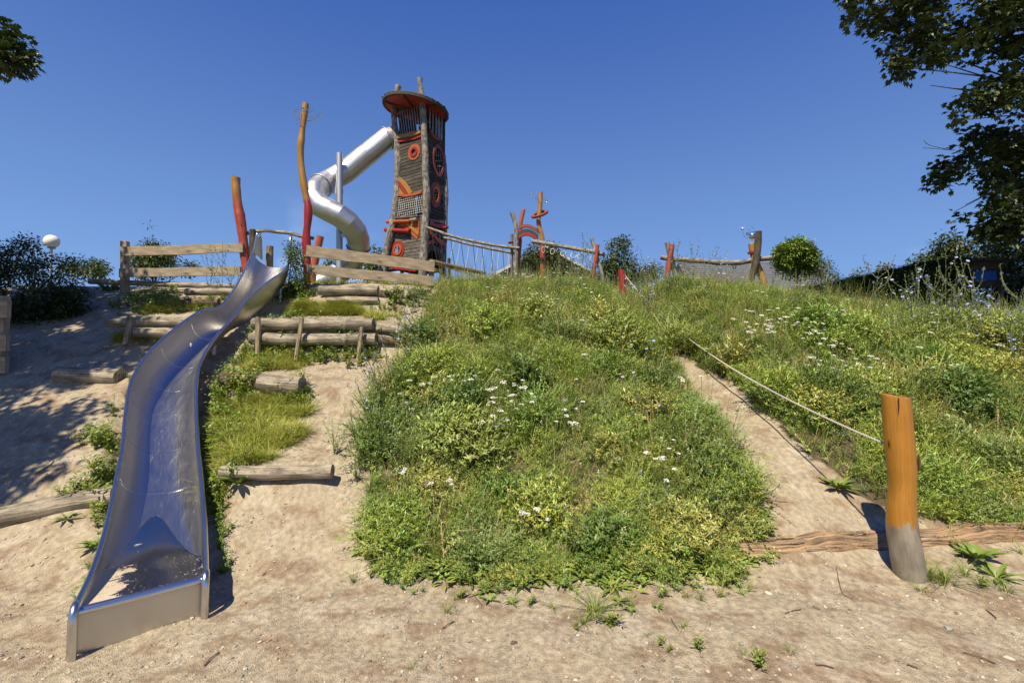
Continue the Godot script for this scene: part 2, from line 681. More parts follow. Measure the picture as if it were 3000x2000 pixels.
# ---------------------------------------------------------------- the steel slide
var rim_l: Array = []
var rim_r: Array = []
var bed: Array = []
const BED_STEP := 6

func slide_at(s: float, t: float) -> Vector3:
	var f := clampf(s * BED_STEP, 0.0, rim_l.size() - 1.001)
	var i := int(f)
	var k := f - i
	return slide_ring(i, t).lerp(slide_ring(i + 1, t), k)

func slide_ring(i: int, t: float) -> Vector3:
	var a: Vector3 = rim_l[i]
	var b: Vector3 = rim_r[i]
	var j := clampi(i, 1, rim_l.size() - 2)
	var tang: Vector3 = ((rim_l[j + 1] + rim_r[j + 1]) - (rim_l[j - 1] + rim_r[j - 1])).normalized()
	var down := (b - a).cross(tang).normalized()
	if down.y > 0.0:
		down = -down
	var dp: Vector2 = bed[i]
	var ex := dp.y
	var at := absf(t)
	# an elliptic trough: flat in the middle, walls that stand up at the rims
	var lat := signf(t) * pow(at, 0.72)
	return (a + b) * 0.5 + (b - a) * 0.5 * lat + down * dp.x * pow(1.0 - pow(absf(lat), ex), 1.0 / ex * 1.15)

func slide_lines() -> void:
	var L := [Vector3(-4.219, 3.254, -7.72), Vector3(-4.135, 2.831, -7.3), Vector3(-4.102, 2.453, -6.93), Vector3(-4.081, 2.234, -6.62), Vector3(-4.12, 2.121, -6.25), Vector3(-4.113, 1.836, -5.75), Vector3(-4.026, 1.552, -5.27), Vector3(-3.837, 1.289, -4.83), Vector3(-3.581, 1.038, -4.45), Vector3(-3.222, 0.778, -3.98), Vector3(-2.952, 0.607, -3.6), Vector3(-2.611, 0.432, -3.12), Vector3(-2.381, 0.307, -2.76), Vector3(-2.238, 0.239, -2.5)]
	var R := [Vector3(-3.652, 3.234, -7.78), Vector3(-3.546, 2.923, -7.45), Vector3(-3.621, 2.681, -7.1), Vector3(-3.732, 2.42, -6.8), Vector3(-3.743, 2.118, -6.45), Vector3(-3.701, 1.78, -5.95), Vector3(-3.56, 1.484, -5.47), Vector3(-3.328, 1.262, -5.05), Vector3(-3.094, 1.012, -4.7), Vector3(-2.775, 0.744, -4.25), Vector3(-2.515, 0.56, -3.9), Vector3(-2.193, 0.355, -3.45), Vector3(-1.972, 0.281, -3.12), Vector3(-1.815, 0.235, -2.88)]
	var B := [Vector2(0.28, 2.3), Vector2(0.33, 2.4), Vector2(0.35, 2.5), Vector2(0.34, 2.5), Vector2(0.33, 2.5), Vector2(0.34, 2.5), Vector2(0.33, 2.5), Vector2(0.32, 2.6), Vector2(0.3, 2.7), Vector2(0.28, 2.9), Vector2(0.25, 3.2), Vector2(0.175, 4.5), Vector2(0.09, 8.0), Vector2(0.03, 10.0)]
	rim_l = curve(L, BED_STEP)
	rim_r = curve(R, BED_STEP)
	bed = curve(B, BED_STEP)

func build_slide() -> void:
	var root := thing("steel_slide", "long winding brushed steel chute slide running down the slope into the sand", "slide", on_ground(-2.03, 2.7))
	var mb := MB.new()
	var across := 28
	for i in rim_l.size():
		var u := 0.0
		var last := Vector3.ZERO
		for k in across + 1:
			var p := slide_ring(i, -1.0 + 2.0 * k / across)
			if k > 0:
				u += p.distance_to(last)
			last = p
			mb.vert(p, Vector2(u, i * 0.09))
	for i in rim_l.size() - 1:
		for k in across:
			var a := i * (across + 1) + k
			mb.tri(a, a + 1, a + across + 1)
			mb.tri(a + 1, a + across + 2, a + across + 1)
	part("chute", mb, M.steel, root)
	for rim in [rim_l, rim_r]:
		mb = MB.new()
		tube(mb, rim, 0.017, 10)
		part("side_rim", mb, M.rim, root)
	# weld seams across the bed, and the two that form the point above the run-out
	for s in [0.9, 2.1, 3.2, 4.3, 5.4, 6.3, 7.3, 8.4, 9.6]:
		mb = MB.new()
		var pts: Array = []
		for k in 19:
			pts.append(slide_at(s, -0.97 + 1.94 * k / 18.0) + Vector3(0, 0.0005, 0))
		tube(mb, pts, 0.0022, 5, [], 0.0, false)
		part("weld_seam", mb, M.rim, root)
	for sg in [-1.0, 1.0]:
		mb = MB.new()
		var pts: Array = []
		for k in 15:
			var q := k / 14.0
			pts.append(slide_at(10.25 + 1.5 * pow(q, 1.35), sg * pow(0.05 + 0.89 * q, 1.0 / 0.72)) + Vector3(0, 0.003, 0))
		tube(mb, pts, 0.0025, 5, [], 0.0, false)
		part("weld_seam", mb, M.rim, root)
	# the polished run-out sheet, welded on over the end of the bed along those two seams
	mb = MB.new()
	for i in 25:
		var t := -0.92 + 1.84 * i / 24.0
		var q := clampf((pow(absf(t), 0.72) - 0.05) / 0.89, 0.0, 1.0)
		var s0 := 10.25 + 1.5 * pow(q, 1.35)
		for k in 21:
			var s := lerpf(s0, 12.99, k / 20.0)
			mb.vert(slide_at(s, t) + Vector3(0, 0.0025, 0), Vector2(t * 0.25, s * 0.4))
	for i in 24:
		for k in 20:
			var a := i * 21 + k
			mb.tri(a, a + 21, a + 1)
			mb.tri(a + 1, a + 21, a + 22)
	part("run_out_sheet", mb, M.polished, root)
	# run-out: rolled lip, front sheet and rounded end posts
	var n := rim_l.size() - 1
	var e0: Vector3 = rim_l[n]
	var e1: Vector3 = rim_r[n]
	var fwd: Vector3 = ((rim_l[n] + rim_r[n]) - (rim_l[n - 3] + rim_r[n - 3]))
	fwd.y = 0
	fwd = fwd.normalized()
	mb = MB.new()
	var lip := [e0 + Vector3(0, -0.03, 0), e1 + Vector3(0, -0.03, 0)]
	tube(mb, [lip[0], lip[0].lerp(lip[1], 0.5), lip[1]], 0.022, 16)
	part("rolled_lip", mb, M.rim, root)
	mb = MB.new()
	var lo := Vector3(0, -0.36, 0)
	mb.face([lip[0] + fwd * 0.012, lip[1] + fwd * 0.012, lip[1] + fwd * 0.012 + lo, lip[0] + fwd * 0.012 + lo], fwd, [Vector2(0, 0), Vector2(0.55, 0), Vector2(0.55, 0.3), Vector2(0, 0.3)])
	part("front_sheet", mb, M.steel, root)
	var seg := 0
	for e in [e0, e1]:
		mb = MB.new()
		var pts := curve([e - fwd * 0.03, e + fwd * 0.012 + Vector3(0, 0.002, 0), e + fwd * 0.045 + Vector3(0, -0.035, 0), e + fwd * 0.052 + Vector3(0, -0.12, 0), e + fwd * 0.052 + Vector3(0, -0.4, 0)], 5)
		tube(mb, pts, 0.021, 12)
		part("end_post", mb, M.rim, root)
		# side cheek that closes the run-out down to the sand
		mb = MB.new()
		for i in range(n - 12, n):
			var a: Vector3 = (rim_l if seg == 0 else rim_r)[i]
			var b: Vector3 = (rim_l if seg == 0 else rim_r)[i + 1]
			mb.face([a, b, Vector3(b.x, -0.12, b.z), Vector3(a.x, maxf(a.y - 0.4, -0.12), a.z)], (e0 - e1) * (1.0 if seg == 0 else -1.0), [Vector2(0, i * 0.1), Vector2(0, i * 0.1 + 0.1), Vector2(0.3, i * 0.1 + 0.1), Vector2(0.3, i * 0.1)])
		part("side_cheek", mb, M.steel, root)
		seg += 1
	# guards at the head of the slide
	for g in [[Vector3(-4.219, 3.243, -7.72), Vector3(-4.185, 3.517, -7.74), Vector3(-4.174, 3.573, -7.78), Vector3(-4.197, 3.547, -7.9), Vector3(-4.252, 3.2, -8.05)], [Vector3(-3.652, 3.234, -7.78), Vector3(-3.664, 3.493, -7.82), Vector3(-3.691, 3.57, -7.9), Vector3(-3.74, 3.543, -8.02), Vector3(-3.8, 3.222, -8.15)]]:
		mb = MB.new()
		tube(mb, curve(g, 5), 0.017, 10)
		var guard := part("head_guard", mb, M.rim, root)
		mb = MB.new()
		mb.face([g[0], g[1], g[3], g[4]], Vector3(1, 0, 0.2), [Vector2(0, 0), Vector2(0, 0.3), Vector2(0.25, 0.3), Vector2(0.25, 0)])
		part("guard_sheet", mb, M.steel, root, guard)
	# legs under the head of the slide
	for s in [[1.2, -0.5], [1.2, 0.5], [4.6, -0.5], [4.6, 0.5]]:
		mb = MB.new()
		var p := slide_at(s[0], s[1])
		tube(mb, [p, Vector3(p.x, ground_y(p.x, -p.z) - 0.2, p.z)], 0.025, 10)
		part("support_leg", mb, M.zinc, root)
	# sand that children carried onto the run-out
	var oct := MB.new()
	ball(oct, Vector3.ZERO, Vector3.ONE, 3, 5)
	var where: Array = []
	var tints: Array = []
	var r2 := RandomNumberGenerator.new()
	r2.seed = 5
	for i in 120000:
		var s := r2.randf_range(10.9, 13.0)
		var t := r2.randf_range(-0.99, 0.99)
		var p := slide_at(s, t)
		var k := fine.get_noise_2d(p.x * 5.0, p.z * 5.0) + 0.6 * fine.get_noise_2d(p.x * 16.0 + p.z * 9.0, p.z * 5.0)
		var near := smoothstep(0.05, -0.75, t) * smoothstep(11.2, 12.3, s) * 1.45 - 0.58 + k * 0.9
		near = maxf(near, smoothstep(0.86, 0.99, t) * smoothstep(11.9, 12.2, s) * 0.9 - 0.62 + k * 0.4)
		if s > 12.97 or near < r2.randf() * 0.35:
			if r2.randf() > 0.0025 or s > 12.97 or s < 11.3:
				continue
		var sz := r2.randf_range(0.0012, 0.0028)
		where.append(Transform3D(Basis.from_scale(Vector3(sz, sz * 0.55, sz)).rotated(Vector3.UP, r2.randf() * TAU), p + Vector3(0, 0.0025 + sz * 0.3, 0)))
		var c := r2.randf_range(0.75, 1.1)
		tints.append(Color(0.6 * c, 0.5 * c, 0.37 * c))
	var sand := Node3D.new()
	sand.name = "sand"
	sand.position = Vector3.ZERO
	tag(sand, "pale sand spilled over the run-out of the steel slide", "sand", "", "stuff")
	add_child(sand)
	multi("grains", oct.mesh(), M.stone, where, tints, sand)

# ---------------------------------------------------------------- logs and stakes
func log_bar(called: String, a: Vector3, b: Vector3, r: float, mt: Material, label: String, category := "log", group := "", tint := Color(1, 1, 1)) -> void:
	r *= 0.92
	var pts: Array = []
	var cols: Array = []
	var n := maxi(6, int(a.distance_to(b) / 0.09))
	var bend := Vector3(0, rng.randf_range(-0.012, 0.012), rng.randf_range(-0.02, 0.02))
	for i in n + 1:
		var t := float(i) / n
		pts.append(a.lerp(b, t) + bend * sin(PI * t))
		var s := rng.randf_range(0.92, 1.05)
		cols.append(tint * Color(s, s, s))
	var mb := MB.new()
	tube(mb, pts, r, 14, cols, 0.13)
	single(called, mb, mt, Vector3((a.x + b.x) * 0.5, minf(a.y, b.y) - r, (a.z + b.z) * 0.5), label, category, group)

func build_logs() -> void:
	log_bar("terrace_log", Vector3(-2.417, 0.562, -4.02), Vector3(-1.496, 0.573, -4.02), 0.062, M.terrace, "smooth pale terrace log beside the slide, lowest of the terrace logs", "log", "terrace logs")
	log_bar("terrace_log", Vector3(-2.745, 1.254, -5.22), Vector3(-2.266, 1.226, -5.18), 0.105, M.terrace, "short grey split log at the edge of the trodden path with weeds", "log", "terrace logs")
	log_bar("terrace_log", Vector3(-3.218, 1.28, -5.3), Vector3(-2.775, 1.25, -5.3), 0.1, M.bark, "brown soil-caked terrace log behind the yellow flowers", "log", "terrace logs", Color(1.5, 1.3, 1.12))
	log_bar("terrace_log", Vector3(-3.429, 1.974, -6.32), Vector3(-1.831, 1.968, -6.3), 0.088, M.terrace, "long pale terrace log, upper of the staked pair beside the slide", "log", "terrace logs")
	log_bar("terrace_log", Vector3(-3.402, 1.775, -6.22), Vector3(-1.764, 1.769, -6.2), 0.086, M.terrace, "long pale terrace log, lower of the staked pair beside the slide", "log", "terrace logs")
	log_bar("terrace_log", Vector3(-1.857, 1.899, -6.36), Vector3(-1.297, 1.895, -6.36), 0.056, M.terrace, "thin yellowish terrace log ending at the flowering bank, upper one", "log", "terrace logs")
	log_bar("terrace_log", Vector3(-1.772, 1.758, -6.26), Vector3(-1.342, 1.749, -6.26), 0.05, M.bark, "thin brown terrace log ending at the flowering bank, lower one", "log", "terrace logs", Color(1.5, 1.3, 1.12))
	log_bar("terrace_log", Vector3(-5.458, 2.011, -6.45), Vector3(-4.261, 2.003, -6.4), 0.082, M.terrace, "terrace log half in tree shade, upper one beside the earth track", "log", "terrace logs")
	log_bar("terrace_log", Vector3(-5.02, 1.855, -6.3), Vector3(-4.291, 1.839, -6.25), 0.06, M.terrace, "terrace log with grass before it, lower one beside the earth track", "log", "terrace logs")
	log_bar("terrace_log", Vector3(-3.077, 2.605, -7.6), Vector3(-2.138, 2.605, -7.6), 0.084, M.terrace, "stout pale terrace log in the top row under the board fence", "log", "terrace logs")
	log_bar("terrace_log", Vector3(-2.889, 2.429, -7.46), Vector3(-2.092, 2.429, -7.46), 0.055, M.terrace, "half-buried terrace log beneath the stout log of the top row", "log", "terrace logs")
	log_bar("terrace_log", Vector3(-2.132, 2.559, -7.62), Vector3(-1.57, 2.479, -7.6), 0.075, M.bark, "bark-covered log of the top row sloping towards the flowering bank", "log", "terrace logs", Color(1.5, 1.3, 1.12))
	log_bar("terrace_log", Vector3(-5.209, 2.583, -7.6), Vector3(-4.254, 2.572, -7.6), 0.066, M.terrace, "weathered terrace log among weeds under the fence, upper one", "log", "terrace logs")
	log_bar("terrace_log", Vector3(-5.118, 2.406, -7.45), Vector3(-4.594, 2.396, -7.45), 0.06, M.bark, "rotten brown terrace log among weeds under the fence, lower one", "log", "terrace logs", Color(1.5, 1.3, 1.12))
	log_bar("terrace_log", Vector3(-7.425, 2.877, -8.35), Vector3(-4.594, 2.742, -8.1), 0.052, M.terrace, "long pale log lying along the foot of the fence with the sunlit rails", "log", "terrace logs")
	log_bar("terrace_log", Vector3(-1.809, 2.669, -8.0), Vector3(-1.367, 2.669, -8.0), 0.045, M.terrace, "short pale log lying behind the grass under the tower", "log", "terrace logs")
	log_bar("terrace_log", Vector3(-4.023, 0.268, -3.66), Vector3(-3.224, 0.399, -3.92), 0.088, M.terrace, "bare brown log lying across the slope and ending under the slide", "log", "terrace logs")
	log_bar("terrace_log", Vector3(-5.262, 1.325, -5.55), Vector3(-4.541, 1.301, -5.55), 0.105, M.terrace, "worn log half sunk in the earth track under tree shade", "log", "terrace logs")
	log_bar("edging_log", Vector3(-0.52, 0.095, -3.52), Vector3(0.399, 0.108, -3.55), 0.07, M.terrace, "grey log edging hidden in plants at the foot of the flowering bank", "log", "")
	# the rotten log at the foot of the rope path: a core and splintered slabs
	var a := on_ground(1.5, 3.5, 0.015)
	var b := on_ground(4.1, 3.66, 0.03)
	var root := thing("rotten_log", "long splintered rotten log sunk in the sand across the rope path", "log", Vector3(2.6, 0.05, -3.5))
	var mb := MB.new()
	var pts: Array = []
	for i in 25:
		pts.append(a.lerp(b, i / 24.0) + Vector3(0, -0.075 + 0.012 * sin(i * 1.1), 0))
	mb.col = Color(0.95, 0.72, 0.55)
	tube(mb, pts, 0.1, 14, [], 0.25)
	part("core", mb, M.terrace, root)
	for i in 34:
		mb = MB.new()
		var t := rng.randf_range(0.02, 0.98)
		var l := rng.randf_range(0.04, 0.13)
		var an := rng.randf_range(-0.7, 1.5)
		var o := Vector3(0, cos(an), sin(an)) * rng.randf_range(0.086, 0.1) + Vector3(0, -0.075, 0)
		var c := rng.randf_range(0.8, 1.15)
		mb.col = Color(c, c * rng.randf_range(0.76, 0.9), c * rng.randf_range(0.58, 0.75))
		var p := a.lerp(b, t) + o
		var dirx := (b - a).normalized().rotated(Vector3.UP, rng.randf_range(-0.05, 0.05))
		cbox(mb, Transform3D(Basis(dirx, Vector3(0, cos(an), sin(an)).normalized(), dirx.cross(Vector3(0, cos(an), sin(an))).normalized()), p), Vector3(l * 2.0, rng.randf_range(0.008, 0.02), rng.randf_range(0.012, 0.03)), 0.004)
		part("splinter", mb, M.terrace, root)
	# stakes that hold the logs
	var i2 := 0
	var says := ["leaning round stake before the middle of the staked log pair", "short round stake at the path end of the staked log pair", "round stake between the thin logs and the flowering bank", "square stake in the shade under the slide", "short stake holding the log beside the earth track"]
	for s in [[Vector3(-2.691, 2.032, -6.1), Vector3(-2.705, 1.637, -6.02), 0.027], [Vector3(-1.919, 1.916, -6.08), Vector3(-1.927, 1.628, -6.02), 0.025], [Vector3(-1.305, 1.962, -6.22), Vector3(-1.303, 1.71, -6.16), 0.025], [Vector3(-3.287, 2.046, -6.16), Vector3(-3.248, 1.713, -6.1), 0.032], [Vector3(-5.054, 2.067, -6.3), Vector3(-5.002, 1.827, -6.2), 0.034]]:
		mb = MB.new()
		var dirs: Vector3 = s[1] - s[0]
		tube(mb, [s[0], s[0] + dirs * 0.3, s[0] + dirs * 0.7, s[1] + dirs.normalized() * 0.15], s[2], 10, [], 0.06)
		single("stake", mb, M.stake, s[1], says[i2], "stake", "stakes holding the terrace logs")
		i2 += 1

# ---------------------------------------------------------------- fences
# a sawn board with wavy edges, from a to b (its middle line), wide and thick
func rail(mb: MB, a: Vector3, b: Vector3, wide: float, thick: float) -> void:
	var l := a.distance_to(b)
	var x := (b - a).normalized()
	var z := x.cross(Vector3.UP).normalized()
	var y := z.cross(x).normalized()
	var top := PackedVector2Array()
	var n := int(l / 0.1) + 2
	var ph := rng.randf() * 90.0
	for i in n + 1:
		var t := float(i) / n
		top.append(Vector2(l * (t - 0.5), wide * 0.5 + 0.008 * fine.get_noise_2d(t * l * 1.6 + ph, 3.0)))
	for i in n + 1:
		var t := 1.0 - float(i) / n
		top.append(Vector2(l * (t - 0.5), -wide * 0.5 + 0.016 * fine.get_noise_2d(t * l * 1.3 + ph, 9.0)))
	prism(mb, top, Transform3D(Basis(x, y, z), (a + b) * 0.5), thick)

func build_fences() -> void:
	var root := thing("board_fence", "two-rail timber fence between the earth track and the orange-topped post", "fence", Vector3(-6.682, 2.77, -8.2))
	var mb := MB.new()
	plank(mb, Vector3(-6.748, 3.566, -8.25), Vector3(-6.719, 2.646, -8.25), Vector3(1, 0, 0), 0.11, 0.1, 0.012)
	mb.col = Color(0.7, 0.62, 0.55)
	part("post", mb, M.board, root)
	for r in [[Vector3(-6.733, 3.36, -8.16), Vector3(-4.631, 3.425, -8.16), 0.155], [Vector3(-6.737, 2.986, -8.15), Vector3(-4.664, 3.027, -8.15), 0.15]]:
		mb = MB.new()
		rail(mb, r[0], r[1], r[2], 0.045)
		part("rail", mb, M.board, root)
	root = thing("board_fence", "two-rail timber fence between the tall red pole and the flowering bank", "fence", Vector3(-1.495, 2.779, -8.75))
	mb = MB.new()
	plank(mb, Vector3(-1.481, 3.317, -8.72), Vector3(-1.476, 2.661, -8.72), Vector3(1, 0, 0), 0.09, 0.08, 0.012)
	part("post", mb, M.board, root)
	for r in [[Vector3(-3.452, 3.329, -7.95), Vector3(-1.41, 3.186, -8.6), 0.185], [Vector3(-3.447, 3.012, -7.95), Vector3(-1.415, 2.925, -8.6), 0.17]]:
		mb = MB.new()
		rail(mb, r[0], r[1], r[2], 0.045)
		part("rail", mb, M.board, root)
	root = thing("log_fence", "low round-rail fence running behind the bank from the tower", "fence", Vector3(-1.519, 3.181, -11.5))
	mb = MB.new()
	mb.col = Color(0.9, 0.75, 0.55)
	tube(mb, [Vector3(-1.61, 3.445, -9.4), Vector3(-1.496, 3.584, -10.4), Vector3(-1.24, 3.721, -11.5), Vector3(-0.736, 3.833, -12.8)], 0.05, 10, [], 0.1)
	part("rail", mb, M.stake, root)
	mb = MB.new()
	tube(mb, [Vector3(-1.451, 3.834, -10.9), Vector3(-1.44, 3.093, -10.9)], 0.035, 10, [], 0.08)
	part("post", mb, M.dark_wood, root)
	root = thing("board_fence", "end of a board fence with a flat capped post beside the shaded shrub", "fence", on_ground(-6.2, 5.75))
	mb = MB.new()
	plank(mb, Vector3(-6.15, 2.27, -5.75), Vector3(-6.15, 1.1, -5.75), Vector3(1, 0, 0), 0.1, 0.1, 0.01)
	part("post", mb, M.board, root)
	for y in [2.1, 1.7, 1.44]:
		mb = MB.new()
		rail(mb, Vector3(-8.8, y - 0.02, -5.5), Vector3(-5.98, y, -5.66), 0.2, 0.05)
		part("rail", mb, M.board, root)

# ---------------------------------------------------------------- painted posts by the slide
const OCHRE := Color(0.52, 0.27, 0.045)
const RED := Color(0.45, 0.03, 0.022)
const ORANGE := Color(0.6, 0.14, 0.035)
const VERMILION := Color(0.5, 0.085, 0.035)
const BRICK := Color(0.4, 0.085, 0.055)
const WINE := Color(0.28, 0.045, 0.06)

# paint on a post: pairs of [share of the length from the top, colour]
func painted(pts: Array, stops: Array, soft := 0.05) -> Array:
	var out: Array = []
	for i in pts.size():
		var t := float(i) / (pts.size() - 1) + 0.02 * fine.get_noise_2d(i * 0.7, 4.0)
		var c: Color = stops[0][1]
		for k in range(1, stops.size()):
			c = c.lerp(stops[k][1], smoothstep(stops[k][0] - soft, stops[k][0] + soft, t))
		out.append(c)
	return out

# steel mobile on a post: a tilted hoop on spokes with mirror balls
func mobile(root: Node3D, at: Vector3, r: float, tilt: Basis, balls: Array) -> void:
	var mb := MB.new()
	var pts: Array = []
	for i in 33:
		pts.append(at + tilt * Vector3(cos(TAU * i / 32.0), 0, sin(TAU * i / 32.0)) * r)
	tube(mb, pts, 0.005, 6, [], 0.0, false)
	part("hoop", mb, M.chrome, root)
	for a in [0.6, 2.2, 3.7, 5.3]:
		mb = MB.new()
		tube(mb, [at, at + tilt * Vector3(cos(a), 0, sin(a)) * r], 0.006, 6)
		part("spoke", mb, M.chrome, root)
	for b in balls:
		mb = MB.new()
		ball(mb, b[0], Vector3.ONE * b[1], 12, 18)
		var o := part("mirror_ball", mb, M.chrome, root)
		if b.size() > 2:
			mb = MB.new()
			tube(mb, [b[2], b[0]], 0.005, 6)
			part("stem", mb, M.chrome, root, o)

func build_posts() -> void:
	# tall pole: ochre above, red below
	var pts := curve([Vector3(-3.527, 5.874, -8.0), Vector3(-3.557, 5.595, -8.0), Vector3(-3.587, 5.298, -8.0), Vector3(-3.601, 5.062, -8.0), Vector3(-3.572, 4.708, -8.0), Vector3(-3.514, 4.356, -8.0), Vector3(-3.457, 4.093, -8.0), Vector3(-3.459, 3.83, -8.0), Vector3(-3.478, 3.597, -8.0), Vector3(-3.465, 3.19, -8.0), Vector3(-3.449, 2.554, -8.0)], 7)
	var rad: Array = []
	for i in pts.size():
		rad.append(lerpf(0.048, 0.066, float(i) / pts.size()) * (1.0 + 0.12 * sin(i * 0.45)))
	var root := thing("painted_pole", "tall crooked pole, ochre above and red below, with a steel mobile", "pole", Vector3(-3.45, 2.583, -8.0))
	var mb := MB.new()
	tube(mb, pts, rad, 16, painted(pts, [[0, OCHRE], [0.56, RED]], 0.025), 0.12)
	part("trunk", mb, M.paint, root)
	mobile(root, Vector3(-3.535, 5.672, -8.0), 0.2, Basis(Vector3(0.2, 0.2, 1).normalized(), 0.12), [[Vector3(-3.502, 5.676, -7.83), 0.034], [Vector3(-3.233, 5.631, -7.9), 0.022, Vector3(-3.326, 5.522, -7.88)]])
	# shorter post: ochre tip fading to orange red
	pts = curve([Vector3(-4.84, 4.687, -8.25), Vector3(-4.836, 4.506, -8.25), Vector3(-4.787, 4.174, -8.25), Vector3(-4.734, 3.903, -8.25), Vector3(-4.699, 3.662, -8.25), Vector3(-4.657, 3.362, -8.25), Vector3(-4.612, 2.944, -8.25)], 7)
	root = thing("painted_post", "crooked post with ochre notched top and orange red foot beside the slide", "post", Vector3(-4.613, 2.974, -8.25))
	mb = MB.new()
	tube(mb, pts, 0.076, 16, painted(pts, [[0, OCHRE], [0.26, VERMILION]], 0.12), 0.18)
	part("trunk", mb, M.paint, root)
	mb = MB.new()
	mb.col = OCHRE
	tube(mb, [Vector3(-4.889, 4.712, -8.25), Vector3(-4.881, 4.627, -8.25)], 0.035, 10, [], 0.15)
	part("notch_horn", mb, M.paint, root)
	# stub of a red post behind
	pts = curve([Vector3(-4.051, 4.106, -10.0), Vector3(-4.098, 3.866, -10.0), Vector3(-4.145, 3.612, -10.0), Vector3(-4.19, 3.323, -10.0), Vector3(-4.235, 2.962, -10.0)], 4)
	mb = MB.new()
	tube(mb, pts, 0.075, 14, painted(pts, [[0, ORANGE], [0.9, VERMILION]]), 0.1)
	single("painted_post", mb, M.paint, Vector3(-4.235, 2.962, -10.0), "short leaning orange post behind the tall red pole", "post")
	# weathered bar across the head of the slide
	pts = curve([Vector3(-4.708, 3.725, -8.35), Vector3(-4.519, 3.736, -8.3), Vector3(-4.314, 3.752, -8.25), Vector3(-4.08, 3.715, -8.2), Vector3(-3.82, 3.677, -8.15), Vector3(-3.591, 3.611, -8.1), Vector3(-3.395, 3.571, -8.08)], 5)
	mb = MB.new()
	tube(mb, pts, 0.031, 12, [], 0.2)
	single("cross_bar", mb, M.grey_log, Vector3(-4.139, 3.685, -8.2), "weathered grey branch spanning the head of the slide", "beam")
	mb = MB.new()
	plank(mb, Vector3(-4.512, 3.768, -8.22), Vector3(-4.502, 2.998, -8.22), Vector3(1, 0, 0), 0.095, 0.06, 0.012)
	single("gate_post", mb, M.dark_wood, Vector3(-4.502, 2.998, -8.22), "dark flat post carrying the weathered branch over the slide", "post")
	mb = MB.new()
	tube(mb, [Vector3(-4.398, 3.56, -8.6), Vector3(-4.401, 3.379, -8.6), Vector3(-4.397, 2.881, -8.6)], 0.062, 14, [], 0.08)
	single("stump_post", mb, M.stake, Vector3(-4.397, 2.881, -8.6), "round unpainted post standing behind the head of the slide", "post")
	# ochre post at the foot of the rope path
	root = thing("rope_post", "stout ochre post with bare grey foot holding the hand rope", "post", Vector3(2.655, 0.059, -3.24))
	pts = curve([Vector3(2.596, 1.251, -3.24), Vector3(2.597, 1.209, -3.24), Vector3(2.612, 0.935, -3.24), Vector3(2.62, 0.753, -3.24), Vector3(2.618, 0.617, -3.24), Vector3(2.609, 0.481, -3.24), Vector3(2.614, 0.346, -3.24), Vector3(2.64, 0.167, -3.24), Vector3(2.666, -0.012, -3.24)], 8)
	rad = []
	for i in pts.size():
		var t := float(i) / (pts.size() - 1)
		rad.append(0.078 + 0.006 * sin(t * 9.0) + 0.008 * t - (0.012 if i == 0 else 0.0))
	mb = MB.new()
	tube(mb, pts, rad, 26, painted(pts, [[0, Color(0.56, 0.25, 0.03)]]), 0.08)
	var cut := 0.66
	for i in mb.v.size():
		var yy := mb.v[i].y
		var edge := 0.41 + 0.07 * fine.get_noise_2d(mb.v[i].x * 14.0, mb.v[i].z * 14.0)
		if yy < edge:
			var s := 1.05 + 0.8 * fine.get_noise_3d(mb.v[i].x * 11.0, yy * 4.0, mb.v[i].z * 11.0)
			mb.c[i] = Color(0.37 * s, 0.325 * s, 0.26 * s)
	part("trunk", mb, M.paint, root)
	mb = MB.new()
	mb.col = Color(0.1, 0.035, 0.01)
	tube(mb, [Vector3(2.548, 1.248, -3.158), Vector3(2.548, 1.183, -3.158), Vector3(2.544, 1.145, -3.157)], [0.004, 0.003, 0.001], 6)
	part("crack", mb, M.flat_paint, root)
	mb = MB.new()
	mb.col = Color(0.12, 0.05, 0.02)
	tube(mb, [Vector3(2.702, 0.874, -3.2), Vector3(2.705, 0.825, -3.2), Vector3(2.701, 0.767, -3.2)], [0.006, 0.011, 0.005], 8, [], 0.3)
	part("worn_hole", mb, M.flat_paint, root)
	# red post at the top of the rope path
	mb = MB.new()
	pts = curve([Vector3(2.308, 3.388, -10.0), Vector3(2.307, 3.352, -10.0), Vector3(2.32, 3.142, -10.0), Vector3(2.338, 2.745, -10.0), Vector3(2.336, 2.53, -10.0)], 4)
	tube(mb, pts, 0.072, 16, painted(pts, [[0, RED]]), 0.06)
	single("rope_post", mb, M.paint, Vector3(2.337, 2.601, -10.0), "short glossy red post at the top of the hand rope", "post")
	# the hand rope: three twisted strands
	root = thing("hand_rope", "twisted pale hand rope slung from red post down to ochre post", "rope", Vector3(2.555, 0.934, -3.3))
	var r0 := Vector3(2.374, 3.27, -9.95)
	var r1 := Vector3(2.558, 0.921, -3.28)
	for s in 3:
		pts = []
		for i in 421:
			var t := i / 420.0
			var p := r0.lerp(r1, t) - Vector3(0, 1.25 * t * (1.0 - t), 0)
			var a := t * 560.0 + TAU * s / 3.0
			pts.append(p + Vector3(cos(a) * 0.7, sin(a), cos(a) * 0.7) * 0.005)
		mb = MB.new()
		tube(mb, pts, 0.0052, 5)
		part("strand", mb, M.rope, root)

# ---------------------------------------------------------------- the timber tower
const TC := 0.848
const TS := 0.53

func front(a: float, h: float, out := 0.0) -> Vector3:
	return Vector3(-3.011 - TC * a - TS * out, h, -16.4 - TS * a + TC * out)

func flank(b: float, h: float, out := 0.0) -> Vector3:
	return Vector3(-3.011 + TS * b + TC * out, h, -16.4 - TC * b + TS * out)

func front_xf(out: float) -> Transform3D:
	return Transform3D(Basis(Vector3(TC, 0, TS), Vector3.UP, Vector3(-TS, 0, TC)), front(0, 0, out))

